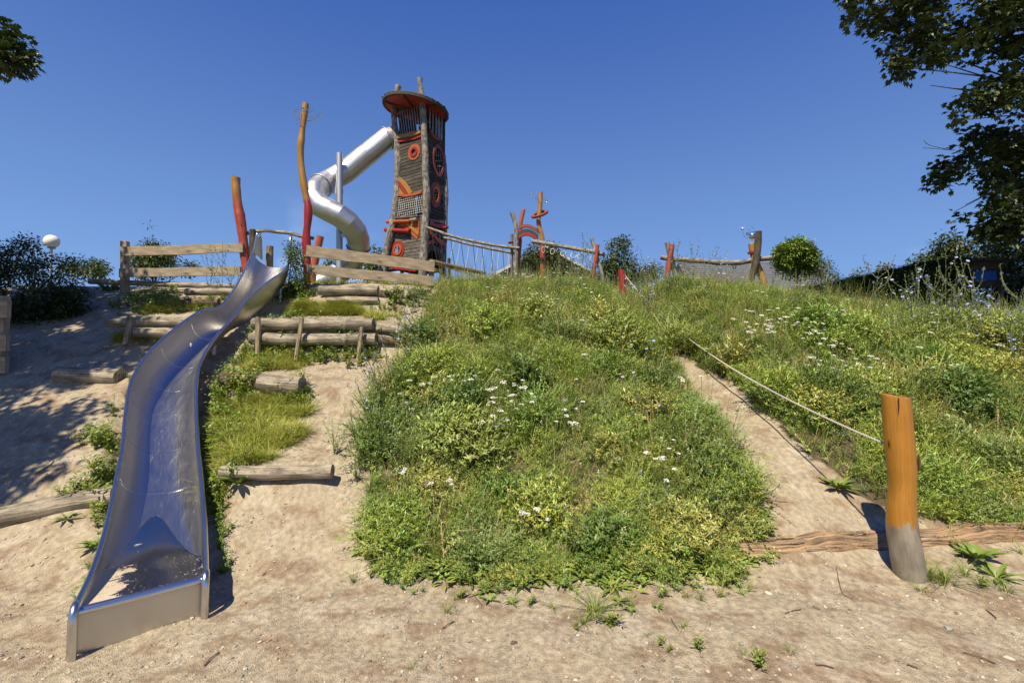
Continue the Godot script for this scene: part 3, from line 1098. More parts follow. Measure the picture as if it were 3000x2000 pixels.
func flank_xf(out: float) -> Transform3D:
	return Transform3D(Basis(Vector3(TS, 0, -TC), Vector3.UP, Vector3(TC, 0, TS)), flank(0, 0, out))

func front_poly(p: Array) -> PackedVector2Array:
	var o := PackedVector2Array()
	for q in p:
		o.append(Vector2(-q.x, q.y))
	return o

func flank_poly(p: Array) -> PackedVector2Array:
	var o := PackedVector2Array()
	for q in p:
		o.append(q)
	return o

func board_on(root: Node3D, poly: PackedVector2Array, xf: Transform3D, thick: float, c: Color, called := "painted_board") -> void:
	var mb := MB.new()
	mb.col = c
	prism(mb, poly, xf, thick)
	part(called, mb, M.flat_paint, root)

# where the panels of the front end at the outer log, by height
const OUTER := [Vector2(2.008, 4.116), Vector2(1.912, 4.8), Vector2(1.763, 5.476), Vector2(1.596, 6.02), Vector2(1.465, 6.627), Vector2(1.368, 7.112), Vector2(1.308, 7.728), Vector2(1.298, 8.353), Vector2(1.325, 9.115), Vector2(1.453, 9.652), Vector2(1.566, 10.319)]
func outer_a(h: float) -> float:
	for i in OUTER.size() - 1:
		if h <= OUTER[i + 1].y:
			return lerpf(OUTER[i].x, OUTER[i + 1].x, clampf((h - OUTER[i].y) / (OUTER[i + 1].y - OUTER[i].y), 0.0, 1.0))
	return OUTER[OUTER.size() - 1].x

# horizontal planks on one side of the tower, cut out round the windows
func clad(root: Node3D, is_front: bool, h0: float, h1: float, tone: float, holes: Array, lo_b := 0.0, hi_b := 1.0) -> void:
	var h := h0
	while h < h1 - 0.02:
		var ph := minf(rng.randf_range(0.105, 0.135), h1 - h)
		var mid := h + ph * 0.5
		var spans: Array = [[0.04, outer_a(mid) - 0.02] if is_front else [lo_b, hi_b]]
		for q in holes:
			var dy: float = absf(mid - q[1]) / q[3]
			if dy < 1.0:
				var half: float = q[2] * sqrt(1.0 - dy * dy)
				var cut: Array = []
				for s in spans:
					if q[0] - half > s[0] and q[0] - half < s[1]:
						cut.append([s[0], q[0] - half])
					if q[0] + half < s[1] and q[0] + half > s[0]:
						cut.append([q[0] + half, s[1]])
				spans = cut
		var c := tone * rng.randf_range(0.7, 1.3)
		for s in spans:
			if s[1] - s[0] < 0.02:
				continue
			var mb := MB.new()
			mb.col = Color(c, c * 0.97, c * rng.randf_range(0.88, 0.98))
			var out := rng.randf_range(-0.006, 0.006)
			if is_front:
				plank(mb, front(s[0], mid, out), front(s[1], mid, out), Vector3.UP, ph - 0.012, 0.035, 0.005)
			else:
				plank(mb, flank(s[0], mid, out), flank(s[1], mid, out), Vector3.UP, ph - 0.012, 0.035, 0.005)
			part("plank", mb, M.tower_plank, root)
		h += ph

func tower_window(root: Node3D, xf: Transform3D, sx: float, rings: Array, hole: float) -> void:
	var w := xf * Transform3D(Basis.from_scale(Vector3(sx, 1, 1)), Vector3.ZERO)
	for k in rings.size():
		var q = rings[k]
		var mb := MB.new()
		mb.col = q[2]
		ring(mb, w.translated_local(Vector3(0, 0, 0.03 + 0.028 * k)), q[0], q[1], 0.03, 32)
		part("window_ring", mb, M.flat_paint, root)
	var mb := MB.new()
	for i in range(-1, 2):
		var e := hole * 0.5 * i
		var l := sqrt(maxf(hole * hole - e * e, 0.0))
		if l > 0.02:
			tube(mb, [w * Vector3(e * 0.9 - l * 0.2, -l, 0), w * Vector3(e * 0.9 + l * 0.2, l, 0)], 0.004, 5)
			tube(mb, [w * Vector3(-l, e * 0.9 - l * 0.2, 0.01), w * Vector3(l, e * 0.9 + l * 0.2, 0.01)], 0.004, 5)
	part("window_net", mb, M.net, root)

func build_tower() -> void:
	var root := thing("play_tower", "tall crooked plank tower on log legs with red round roof and painted ring windows", "tower", Vector3(-3.5, ground_y(-3.5, 17.0), -17.0))
	# corner logs
	var near := curve([Vector3(-3.138, 3.247, -16.4), Vector3(-3.119, 3.897, -16.4), Vector3(-3.088, 4.489, -16.4), Vector3(-3.046, 5.202, -16.4), Vector3(-3.026, 5.679, -16.4), Vector3(-3.006, 6.276, -16.4), Vector3(-2.975, 6.875, -16.4), Vector3(-2.979, 7.475, -16.4), Vector3(-3.007, 8.077, -16.4), Vector3(-3.023, 8.681, -16.4), Vector3(-3.063, 9.287, -16.4), Vector3(-3.091, 9.894, -16.4), Vector3(-3.131, 10.381, -16.4), Vector3(-3.206, 10.93, -16.4), Vector3(-3.245, 11.358, -16.4)], 4)
	var left := curve([Vector3(-4.783, 3.395, -17.2), Vector3(-4.729, 4.076, -17.2), Vector3(-4.661, 4.697, -17.2), Vector3(-4.569, 5.383, -17.2), Vector3(-4.414, 5.995, -17.15), Vector3(-4.284, 6.604, -17.1), Vector3(-4.191, 7.229, -17.1), Vector3(-4.16, 7.856, -17.1), Vector3(-4.142, 8.61, -17.1), Vector3(-4.172, 9.24, -17.1), Vector3(-4.239, 9.746, -17.1), Vector3(-4.307, 10.379, -17.1), Vector3(-4.288, 10.951, -17.1), Vector3(-4.204, 11.333, -17.1), Vector3(-4.156, 11.511, -17.1)], 4)
	var right := curve([Vector3(-2.569, 3.417, -17.4), Vector3(-2.548, 4.043, -17.4), Vector3(-2.527, 4.797, -17.4), Vector3(-2.519, 5.554, -17.4), Vector3(-2.498, 6.313, -17.4), Vector3(-2.477, 7.075, -17.4), Vector3(-2.468, 7.712, -17.4), Vector3(-2.51, 8.478, -17.4), Vector3(-2.576, 9.119, -17.4), Vector3(-2.668, 9.633, -17.4), Vector3(-2.734, 10.148, -17.4), Vector3(-2.788, 10.664, -17.4)], 4)
	var rear: Array = []
	for i in right.size():
		rear.append(right[i] + Vector3(-1.05, 0, -0.65))
	var k := 0
	for l in [near, left, right, rear]:
		var rad: Array = []
		var cols: Array = []
		for i in l.size():
			var t: float = float(i) / (l.size() - 1)
			rad.append(lerpf([0.155, 0.16, 0.13, 0.13][k], 0.095, t) * (1.0 + 0.07 * sin(i * 0.8 + k)))
			var s := 1.15 + 0.35 * fine.get_noise_2d(i * 0.31, k * 7.0)
			cols.append(Color(s, s * 0.98, s * 0.95))
		var mb := MB.new()
		tube(mb, l, rad, 16, cols, 0.22)
		part("corner_log", mb, M.grey_log, root)
		k += 1
	# cladding of the two sides in view
	var w1 := Vector2(0.517, 8.85)
	var w2 := Vector2(1.279, 5.454)
	var g1 := Vector2(0.647, 8.659)
	var g2 := Vector2(0.475, 7.363)
	var ha := Vector2(0.748, 7.361).y
	clad(root, true, ha, Vector2(0.77, 9.331).y, 0.55, [[w1.x, w1.y, 0.15, 0.15]])
	clad(root, true, Vector2(1.05, 4.689).y, Vector2(1.072, 6.565).y, 1.3, [[w2.x, w2.y, 0.175, 0.175]])
	clad(root, false, Vector2(0.705, 6.388).y, Vector2(0.677, 9.497).y, 0.4, [[g1.x, g1.y, 0.24, 0.46], [g2.x, g2.y, 0.175, 0.27]], 0.1, 0.98)
	tower_window(root, front_xf(0.0).translated_local(Vector3(-w1.x, w1.y, 0)), 1.0, [[0.13, 0.285, ORANGE], [0.1, 0.175, RED]], 0.1)
	tower_window(root, front_xf(0.0).translated_local(Vector3(-w2.x, w2.y, 0)), 1.0, [[0.16, 0.325, RED], [0.13, 0.21, ORANGE]], 0.13)
	tower_window(root, flank_xf(0.0).translated_local(Vector3(g1.x, g1.y, 0)), 0.54, [[0.44, 0.58, BRICK]], 0.44)
	tower_window(root, flank_xf(0.0).translated_local(Vector3(g2.x, g2.y, 0)), 0.62, [[0.26, 0.46, BRICK], [0.22, 0.3, ORANGE]], 0.24)
	# the two far sides and the floors inside
	for q in [[outer_a(7.5) * 0.5, 0], [1.0, 1]]:
		for h in 16:
			var mb := MB.new()
			mb.col = Color(0.7, 0.66, 0.6)
			var y := 5.0 + h * 0.38
			if y > 10.6:
				continue
			if q[1] == 0:
				plank(mb, front(0.1, y, -1.15), front(1.4, y, -1.15), Vector3.UP, 0.37, 0.03)
			else:
				plank(mb, flank(0.1, y, -1.4), flank(1.0, y, -1.4), Vector3.UP, 0.37, 0.03)
			part("rear_plank", mb, M.tower_plank, root)
	for h in 4:  # added liner behind the lower window, blocks the sky so the hole stays dark
		var mb := MB.new()
		mb.col = Color(0.7, 0.66, 0.6)
		plank(mb, front(0.15, 5.05 + h * 0.38, -0.55), front(1.8, 5.05 + h * 0.38, -0.55), Vector3.UP, 0.37, 0.03)
		part("added_backing_plank", mb, M.tower_plank, root)
	for y in [4.75, 6.35, 9.0]:
		var mb := MB.new()
		cbox(mb, Transform3D(front_xf(0).basis, front(0.72, y, -0.6)), Vector3(1.35, 0.06, 1.1), 0.01)
		part("floor", mb, M.dark_wood, root)
	# painted boards on the front
	board_on(root, front_poly([Vector2(1.54, 9.687), Vector2(1.28, 9.647), Vector2(0.923, 9.581), Vector2(0.59, 9.571), Vector2(0.184, 9.516), Vector2(0.167, 9.426), Vector2(0.523, 9.406), Vector2(0.921, 9.444), Vector2(1.279, 9.507), Vector2(1.521, 9.568)]), front_xf(0.07), 0.09, OCHRE)
	board_on(root, front_poly([Vector2(1.382, 9.533), Vector2(0.921, 9.444), Vector2(0.523, 9.406), Vector2(0.167, 9.414), Vector2(0.15, 9.3), Vector2(0.522, 9.295), Vector2(0.92, 9.331), Vector2(1.38, 9.394)]), front_xf(0.045), 0.05, RED)
	board_on(root, front_poly([Vector2(1.443, 7.54), Vector2(1.1, 7.439), Vector2(0.781, 7.367), Vector2(0.404, 7.346), Vector2(0.084, 7.383), Vector2(0.083, 7.286), Vector2(0.403, 7.261), Vector2(0.78, 7.281), Vector2(1.099, 7.351), Vector2(1.442, 7.452)]), front_xf(0.06), 0.1, ORANGE)
	board_on(root, front_poly([Vector2(1.382, 8.195), Vector2(1.175, 8.077), Vector2(0.937, 7.879), Vector2(0.751, 7.657), Vector2(0.584, 7.416), Vector2(0.781, 7.38), Vector2(1.1, 7.451), Vector2(1.408, 7.533)]), front_xf(0.035), 0.03, OCHRE)
	board_on(root, front_poly([Vector2(1.398, 8.072), Vector2(1.173, 7.902), Vector2(0.934, 7.631), Vector2(0.748, 7.386), Vector2(0.914, 7.404), Vector2(1.102, 7.626), Vector2(1.292, 7.85), Vector2(1.396, 7.946)]), front_xf(0.065), 0.03, RED)
	board_on(root, front_poly([Vector2(1.587, 6.634), Vector2(0.234, 6.457), Vector2(0.244, 5.832), Vector2(0.339, 5.688), Vector2(0.617, 5.932), Vector2(0.917, 6.196), Vector2(1.154, 6.355), Vector2(1.654, 6.43)]), front_xf(0.035), 0.03, ORANGE)
	board_on(root, front_poly([Vector2(1.362, 6.598), Vector2(1.09, 6.593), Vector2(0.621, 6.298), Vector2(0.261, 5.906), Vector2(0.276, 5.824), Vector2(0.619, 6.115), Vector2(1.003, 6.431)]), front_xf(0.065), 0.03, OCHRE)
	board_on(root, front_poly([Vector2(2.164, 5.003), Vector2(0.36, 4.656), Vector2(0.359, 4.572), Vector2(2.163, 4.914)]), front_xf(0.06), 0.06, RED)
	var mb2 := MB.new()
	mb2.col = Color(1.3, 1.25, 1.15)
	prism(mb2, front_poly([Vector2(1.639, 6.667), Vector2(0.235, 6.529), Vector2(0.234, 6.481), Vector2(1.639, 6.617)]), front_xf(0.08), 0.1)
	part("sill", mb2, M.tower_plank, root)
	for q in [[Vector2(1.742, 6.52), Vector2(0.589, 6.367), 0.064, ORANGE], [Vector2(1.827, 6.241), Vector2(0.618, 6.006), 0.078, RED]]:
		var mb := MB.new()
		var pts := [front(q[0].x, q[0].y, 0.12), front((q[0].x + q[1].x) * 0.5, (q[0].y + q[1].y) * 0.5, 0.12), front(q[1].x, q[1].y, 0.12)]
		tube(mb, pts, q[2], 14, [q[3], q[3], q[3]], 0.06)
		part("grip_log", mb, M.paint, root)
	var mb3 := MB.new()
	var ga := Vector2(0.54, 6.384)
	var gb := Vector2(0.265, 6.365)
	tube(mb3, [front(ga.x, ga.y, 0.14), front(gb.x, gb.y, 0.14)], 0.07, 12, [], 0.1)
	part("grip_log", mb3, M.terrace, root)
	# painted boards on the flank
	board_on(root, flank_poly([Vector2(0.148, 9.628), Vector2(0.328, 9.468), Vector2(0.511, 9.418), Vector2(0.677, 9.459), Vector2(0.678, 9.372), Vector2(0.438, 9.327), Vector2(0.257, 9.378), Vector2(0.167, 9.476)]), flank_xf(0.06), 0.07, BRICK)
	board_on(root, flank_poly([Vector2(0.145, 6.336), Vector2(0.376, 6.296), Vector2(0.613, 6.329), Vector2(0.949, 6.435), Vector2(0.95, 6.272), Vector2(0.614, 6.193), Vector2(0.378, 6.186), Vector2(0.129, 6.175)]), flank_xf(0.08), 0.08, WINE)
	board_on(root, flank_poly([Vector2(0.113, 6.003), Vector2(0.291, 5.923), Vector2(0.618, 5.763), Vector2(0.974, 5.714), Vector2(0.975, 5.589), Vector2(0.619, 5.616), Vector2(0.292, 5.778), Vector2(0.115, 5.86)]), flank_xf(0.12), 0.07, BRICK)
	board_on(root, flank_poly([Vector2(0.047, 5.617), Vector2(0.293, 5.706), Vector2(0.471, 5.817), Vector2(0.527, 5.743), Vector2(0.312, 5.589), Vector2(0.049, 5.474)]), flank_xf(0.08), 0.06, BRICK)
	board_on(root, flank_poly([Vector2(0.039, 6.406), Vector2(0.948, 6.548), Vector2(0.949, 6.447), Vector2(0.075, 6.318)]), flank_xf(0.03), 0.04, Color(0.3, 0.19, 0.15))
	board_on(root, flank_poly([Vector2(0.409, 4.722), Vector2(0.664, 4.727), Vector2(0.851, 4.67), Vector2(0.851, 4.571), Vector2(0.628, 4.611), Vector2(0.41, 4.625)]), flank_xf(0.1), 0.06, Color(0.45, 0.18, 0.09))
	var mb4 := MB.new()
	var ge := Vector2(0.837, 6.246)
	tube(mb4, [flank(ge.x, ge.y, 0.0), flank(ge.x + 0.02, ge.y, 0.14), flank(ge.x + 0.02, ge.y, 0.3)], 0.055, 12, [RED, RED, RED])
	part("grip_log", mb4, M.paint, root)
	# arched timber under the flank
	var arch := MB.new()
	arch.col = Color(0.75, 0.66, 0.55)
	prism(arch, flank_poly([Vector2(0.118, 5.512), Vector2(0.975, 5.614), Vector2(1.002, 4.644), Vector2(0.776, 4.609), Vector2(0.754, 5.075), Vector2(0.659, 5.279), Vector2(0.53, 5.365), Vector2(0.367, 5.37), Vector2(0.226, 5.27), Vector2(0.122, 5.106)]), flank_xf(-0.02), 0.06)
	part("arch_board", arch, M.tower_plank, root)
	# rope net in the open storey
	var net := MB.new()
	var h0 := Vector2(1.073, 6.615).y
	var h1 := Vector2(0.913, 7.318).y
	for i in 15:
		var a := lerpf(0.12, 1.5, i / 14.0)
		tube(net, [front(a, h0, 0.03), front(a * 0.98 + 0.01, (h0 + h1) * 0.5, 0.1), front(a, h1, 0.03)], 0.009, 5)
	for i in 9:
		var h := lerpf(h0 + 0.03, h1, i / 8.0)
		tube(net, [front(0.1, h, 0.03), front(0.8, h - 0.02, 0.1), front(1.52, h, 0.03)], 0.009, 5)
	part("climbing_net", net, M.net, root)
	var net2 := MB.new()
	for i in 5:
		var b := lerpf(0.2, 0.95, i / 4.0)
		tube(net2, [flank(b, Vector2(0.707, 6.079).y, 0.0), flank(b, Vector2(0.705, 6.388).y - 0.9, 0.0)], 0.009, 5)
		tube(net2, [flank(0.15, Vector2(0.707, 6.141).y - i * 0.16, 0.0), flank(1.0, Vector2(0.707, 6.141).y - i * 0.16, 0.0)], 0.009, 5)
	part("climbing_net", net2, M.net, root)
	# steel bars under the roof, front and flank
	for i in 10:
		var t := i / 9.0
		var mb := MB.new()
		var a: Vector2 = Vector2(1.414, 10.685).lerp(Vector2(0.323, 10.498), t)
		var b: Vector2 = Vector2(1.211, 9.592).lerp(Vector2(0.2, 9.484), t)
		tube(mb, [front(a.x, a.y, 0.0), front(b.x, b.y, 0.0)], 0.013, 8)
		part("steel_bar", mb, M.zinc, root)
	for i in 5:
		var mb := MB.new()
		var b := lerpf(0.2, 0.85, i / 4.0)
		tube(mb, [flank(b, Vector2(0.39, 10.56).y, 0.0), flank(b, Vector2(0.4, 9.51).y, 0.0)], 0.013, 8)
		part("steel_bar", mb, M.zinc, root)
	var head := MB.new()
	plank(head, front(0.05, Vector2(0.867, 10.592).y, 0.02), front(1.6, Vector2(0.867, 10.592).y, 0.02), Vector3.UP, 0.1, 0.06)
	part("head_beam", head, M.dark_wood, root)
	# round roof, tipped to one side
	var tilt := Basis(Vector3(0, 0, 1), -0.15) * Basis(Vector3(1, 0, 0), 0.05)
	var rx := Transform3D(tilt * Basis(Vector3(1, 0, 0), Vector3(0, 0, -1), Vector3(0, 1, 0)), Vector3(-3.492, 10.554, -17.0))
	var disc := PackedVector2Array()
	for i in 40:
		disc.append(Vector2(cos(TAU * i / 40.0), sin(TAU * i / 40.0)) * 1.13)
	var rm := MB.new()
	rm.col = Color(0.58, 0.04, 0.028)
	prism(rm, disc, rx, 0.03)
	var roof := part("roof", rm, M.flat_paint, root, null, "round roof painted red underneath")
	rm = MB.new()
	ring(rm, rx.translated_local(Vector3(0, 0, 0.02)), 1.1, 1.19, 0.1, 44)
	part("rim_board", rm, M.dark_wood, root, roof)
	for i in 13:
		rm = MB.new()
		var x := -1.14 + 2.28 * (i + 0.5) / 13.0
		var l := sqrt(1.17 * 1.17 - x * x)
		var c := rng.randf_range(0.8, 1.3)
		rm.col = Color(c, c, c)
		cbox(rm, rx * Transform3D(Basis(), Vector3(x, 0, 0.075)), Vector3(0.165, l * 2.0, 0.03), 0.006)
		part("roof_plank", rm, M.tower_plank, root, roof)
	for i in 3:
		rm = MB.new()
		var a := 0.35 + PI * i / 3.0
		cbox(rm, rx * Transform3D(Basis(Vector3(0, 0, 1), a), Vector3(0, 0, -0.045)), Vector3(2.2, 0.06, 0.05), 0.008)
		part("roof_batten", rm, M.dark_wood, root, roof)
	# inner legs below the body
	for q in [Vector2(1.388, 4.623), Vector2(0.965, 4.582), Vector2(0.52, 4.54)]:
		rm = MB.new()
		tube(rm, [front(q.x, 5.0, -0.3), front(q.x, 2.9, -0.3)], 0.07, 10, [], 0.1)
		part("inner_leg", rm, M.stake, root)
	for i in 6:
		rm = MB.new()
		rm.col = Color(0.8, 0.7, 0.6)
		var h := 3.25 + i * 0.2
		plank(rm, front(0.15, h, -0.55), front(1.7, h, -0.55), Vector3.UP, 0.17, 0.03)
		part("skirt_plank", rm, M.dark_wood, root)

# ---------------------------------------------------------------- the tube slide
func build_tube_slide() -> void:
	var root := thing("tube_slide", "big closed steel tube slide curling down from the tower", "slide", Vector3(-6.256, 3.986, -16.6))
	var axis := [Vector3(-4.35, 9.783, -17.5), Vector3(-4.614, 9.674, -17.35), Vector3(-5.305, 9.006, -17.2), Vector3(-6.03, 8.3, -17.05), Vector3(-6.497, 7.88, -16.8), Vector3(-6.689, 7.596, -16.5), Vector3(-6.742, 7.266, -16.15), Vector3(-6.657, 6.92, -15.9), Vector3(-6.409, 6.637, -15.78), Vector3(-6.087, 6.466, -15.75), Vector3(-5.785, 6.32, -15.8), Vector3(-5.526, 6.133, -15.95), Vector3(-5.375, 5.922, -16.2), Vector3(-5.363, 5.704, -16.5), Vector3(-5.413, 5.464, -16.7), Vector3(-5.531, 5.206, -16.85), Vector3(-5.784, 4.943, -17.0), Vector3(-6.128, 4.669, -17.05), Vector3(-6.534, 4.414, -17.0), Vector3(-6.978, 4.153, -16.9)]
	var r := 0.385
	var sides := 28
	# ring of each joint lies in the plane that halves the bend
	var rings: Array = []
	var side := Vector3.UP.cross((axis[1] - axis[0]).normalized()).normalized()
	for i in axis.size():
		var d0: Vector3 = (axis[i] - axis[maxi(i - 1, 0)]) if i > 0 else (axis[1] - axis[0])
		var d1: Vector3 = (axis[i + 1] - axis[i]) if i < axis.size() - 1 else d0
		var t := (d0.normalized() + d1.normalized()).normalized()
		side = (side - t * side.dot(t)).normalized()
		var up := t.cross(side)
		var q: Array = []
		for k in sides + 1:
			var a := TAU * k / sides
			q.append(axis[i] + (side * cos(a) + up * sin(a)) * r)
		rings.append(q)
	for i in axis.size() - 1:
		var mb := MB.new()
		for j in 2:
			for k in sides + 1:
				mb.vert(rings[i + j][k], Vector2(r * TAU * k / sides, i * 0.4 + j * 0.4))
		for k in sides:
			mb.tri(k, k + 1, k + sides + 1)
			mb.tri(k + 1, k + sides + 2, k + sides + 1)
		part("tube_section", mb, M.tube_steel, root)
	for i in [1, 5, 14]:
		var mb := MB.new()
		var c: Vector3 = axis[i]
		var ringp: Array = []
		for p in rings[i]:
			ringp.append(c + (p - c) * 1.045)
		tube(mb, ringp, 0.026, 6, [], 0.0, false)
		part("flange", mb, M.bolt if i == 14 else M.zinc, root)
	var mb := MB.new()
	tube(mb, [Vector3(-6.023, 8.693, -16.4), Vector3(-5.989, 6.276, -16.4), Vector3(-5.965, 3.661, -16.4)], 0.108, 20)
	part("support_pole", mb, M.zinc, root)
	mb = MB.new()
	prism(mb, PackedVector2Array([Vector2(0, 0), Vector2(0.55, 0.05), Vector2(0.5, 0.5), Vector2(0.32, 0.62), Vector2(0, 0.12)]), Transform3D(Basis(Vector3(1, 0, -0.3).normalized(), Vector3.UP, Vector3(0.3, 0, 1).normalized()), Vector3(-6.482, 7.318, -16.5)), 0.02)
	part("bracket", mb, M.zinc, root)
	mb = MB.new()
	plank(mb, Vector3(-5.964, 5.785, -16.35), Vector3(-5.489, 5.746, -16.2), Vector3.UP, 0.12, 0.03)
	part("bracket", mb, M.zinc, root)

# ---------------------------------------------------------------- rope bridge and climbing frames
func build_bridge_and_frames() -> void:
	var root := thing("rope_bridge", "hanging bridge with two sagging grey handrails and chains beside the tower", "bridge", Vector3(-1.134, 3.695, -15.8))
	var ra := curve([Vector3(-2.91, 6.029, -16.2), Vector3(-2.539, 5.856, -16.0), Vector3(-2.164, 5.675, -15.8), Vector3(-1.687, 5.498, -15.6), Vector3(-1.276, 5.357, -15.4), Vector3(-0.876, 5.229, -15.2), Vector3(-0.486, 5.115, -15.0), Vector3(-0.107, 5.013, -14.8), Vector3(0.242, 4.934, -14.6)], 4)
	var rb := curve([Vector3(-2.579, 5.958, -17.2), Vector3(-2.071, 5.769, -16.9), Vector3(-1.603, 5.573, -16.6), Vector3(-1.174, 5.416, -16.3), Vector3(-0.742, 5.275, -16.1), Vector3(-0.343, 5.159, -15.9), Vector3(0.09, 4.999, -15.6)], 4)
	for l in [ra, rb]:
		var mb := MB.new()
		tube(mb, l, 0.05, 10, [], 0.16)
		part("handrail", mb, M.grey_log, root)
	var deck_a: Array = []
	var deck_b: Array = []
	for i in 9:
		var t := (i + 0.6) / 9.2
		deck_a.append(ra[int(t * (ra.size() - 1))] - Vector3(-0.05, 1.12, 0.12))
		deck_b.append(rb[int(t * (rb.size() - 1))] - Vector3(0.05, 1.0, -0.12))
	for i in 9:
		var t := (i + 0.6) / 9.2
		for s in 2:
			var mb := MB.new()
			var top: Vector3 = ra[int(t * (ra.size() - 1))] if s == 0 else rb[int(t * (rb.size() - 1))]
			var low: Vector3 = deck_a[i] if s == 0 else deck_b[i]
			var lean := Vector3(0.16 if s == 0 else -0.16, 0, 0) * (1.0 - t)
			tube(mb, curve([top, top.lerp(low, 0.5) + lean * 0.35, low + lean], 4), 0.011, 6)
			part("chain", mb, M.chain if s == 0 else M.net, root)
	for i in 8:
		for j in 3:
			var t := (j + 0.2) / 3.0
			var mb := MB.new()
			plank(mb, deck_a[i].lerp(deck_a[i + 1], t), deck_b[i].lerp(deck_b[i + 1], t), Vector3(1, 0, 0), 0.12, 0.04)
			part("deck_board", mb, M.grey_log, root)

	# gate at the end of the bridge
	root = thing("arch_gate", "playground gate with an arched board between a grey log and an ochre pole", "gate", Vector3(0.472, 3.845, -14.6))
	var posts := [[[Vector3(-0.011, 6.081, -14.7), Vector3(0.053, 5.888, -14.7), Vector3(0.117, 5.674, -14.7), Vector3(0.138, 5.352, -14.7), Vector3(0.138, 4.925, -14.7), Vector3(0.116, 4.499, -14.7), Vector3(0.106, 3.649, -14.7)], 0.066, M.grey_log, [[0, Color(1.1, 1.08, 1.0)]], "grey_log"], [[Vector3(0.0, 5.634, -15.6), Vector3(0.0, 5.135, -15.6), Vector3(-0.011, 3.78, -15.6)], 0.05, M.grey_log, [[0, Color(0.8, 0.8, 0.75)]], "grey_log"], [[Vector3(0.368, 6.273, -15.0), Vector3(0.314, 6.032, -15.0), Vector3(0.271, 5.759, -15.0), Vector3(0.259, 5.322, -15.0), Vector3(0.227, 4.777, -15.0), Vector3(0.205, 3.692, -15.0)], 0.062, M.paint, [[0, ORANGE]], "orange_post"], [[Vector3(0.875, 6.609, -14.4), Vector3(0.864, 6.272, -14.4), Vector3(0.832, 5.956, -14.4), Vector3(0.811, 5.714, -14.4), Vector3(0.841, 5.505, -14.4), Vector3(0.903, 5.274, -14.4), Vector3(0.923, 5.012, -14.4), Vector3(0.922, 4.542, -14.4), Vector3(0.93, 3.501, -14.4)], 0.072, M.paint, [[0, OCHRE], [0.75, VERMILION]], "ochre_pole"]]
	for q in posts:
		var pts := curve(q[0], 6)
		var mb := MB.new()
		tube(mb, pts, q[1], 14, painted(pts, q[3]), 0.14)
		part(q[4], mb, q[2], root)
	var ax := Transform3D(Basis(), Vector3(0.199, 5.3, -14.5))
	var u := 0.01
	var arcs := [[[0, 27, 9], [30, 34, 9], [61, 16, 9], 0.09, BRICK], [[0, 11, 15], [30, 20, 15], [61, 2, 15], 0.06, Color(0.06, 0.05, 0.035)], [[0, -2, 8], [30, 8, 8], [61, -14, 8], 0.1, RED]]
	for q in arcs:
		var up := PackedVector2Array()
		var dn := PackedVector2Array()
		for i in 13:
			var t := i / 12.0
			var y: float = (1 - t) * (1 - t) * float(q[0][1]) + 2 * t * (1 - t) * (2.0 * q[1][1] - 0.5 * (q[0][1] + q[2][1])) + t * t * float(q[2][1])
			up.append(Vector2(61 * t * u, y * u))
			dn.append(Vector2(61 * t * u, (y - q[0][2]) * u))
		dn.reverse()
		up.append_array(dn)
		board_on(root, up, ax, q[3], q[4], "arch_board")
	var rg := MB.new()
	rg.col = BRICK
	ring(rg, Transform3D(Basis(Vector3(0, 0, 1), 0.38) * Basis(Vector3(1, 0, 0), -PI / 2 + 0.5), Vector3(0.842, 5.935, -14.4)), 0.17, 0.27, 0.06, 30)
	part("wooden_hoop", rg, M.flat_paint, root)
	mobile(root, Vector3(0.864, 6.398, -14.4), 0.17, Basis(Vector3(0, 0, 1), -0.25), [[Vector3(0.61, 6.563, -14.3), 0.026, Vector3(0.643, 6.402, -14.35)], [Vector3(1.044, 6.281, -14.3), 0.042]])
	var rd := MB.new()
	rd.col = RED
	cbox(rd, Transform3D(Basis(Vector3(0, 0, 1), 0.12), Vector3(-0.044, 5.312, -15.4)), Vector3(0.16, 0.04, 0.2), 0.01)
	part("step_disc", rd, M.flat_paint, root)

	# beam with swinging rings
	root = thing("ring_beam", "sloping grey log beam with hanging rings on a red and white A-frame", "climbing frame", Vector3(2.322, 3.525, -13.2))
	var mb := MB.new()
	var beam := curve([Vector3(0.599, 5.031, -14.1), Vector3(1.001, 4.91, -13.9), Vector3(1.567, 4.728, -13.6), Vector3(2.107, 4.56, -13.3), Vector3(2.518, 4.408, -13.05)], 6)
	tube(mb, beam, 0.06, 12, [], 0.12)
	part("beam", mb, M.grey_log, root)
	var legs := [[[Vector3(2.351, 4.652, -13.0), Vector3(2.301, 4.246, -13.0), Vector3(2.224, 3.87, -13.0), Vector3(2.144, 3.119, -13.0)], 0.05, M.paint, [[0, VERMILION]]], [[Vector3(2.242, 4.911, -13.35), Vector3(2.299, 4.695, -13.3), Vector3(2.338, 4.48, -13.2), Vector3(2.394, 4.172, -13.1), Vector3(2.457, 3.87, -13.0), Vector3(2.544, 3.107, -12.9)], 0.05, M.grey_log, [[0, Color(2.3, 2.25, 2.1)]]]]
	for q in legs:
		var pts := curve(q[0], 5)
		mb = MB.new()
		tube(mb, pts, q[1], 12, painted(pts, q[3]), 0.16)
		part("leg", mb, q[2], root)
	for i in 6:
		var t := [0.24, 0.35, 0.46, 0.6, 0.7, 0.86][i] as float
		var p: Vector3 = beam[int(t * (beam.size() - 1))] - Vector3(0, 0.06, 0)
		mb = MB.new()
		tube(mb, [p, p - Vector3(0, 0.06, 0)], 0.006, 5)
		var hang := part("hanger", mb, M.chain, root)
		mb = MB.new()
		var pts: Array = []
		for k in 19:
			pts.append(p + Vector3(cos(TAU * k / 18.0) * (0.045 + 0.012 * i), -0.14 + sin(TAU * k / 18.0) * 0.08, sin(TAU * k / 18.0 + i) * 0.03))
		tube(mb, pts, 0.01, 6, [], 0.0, false)
		part("swing_ring", mb, M.net, root, hang)

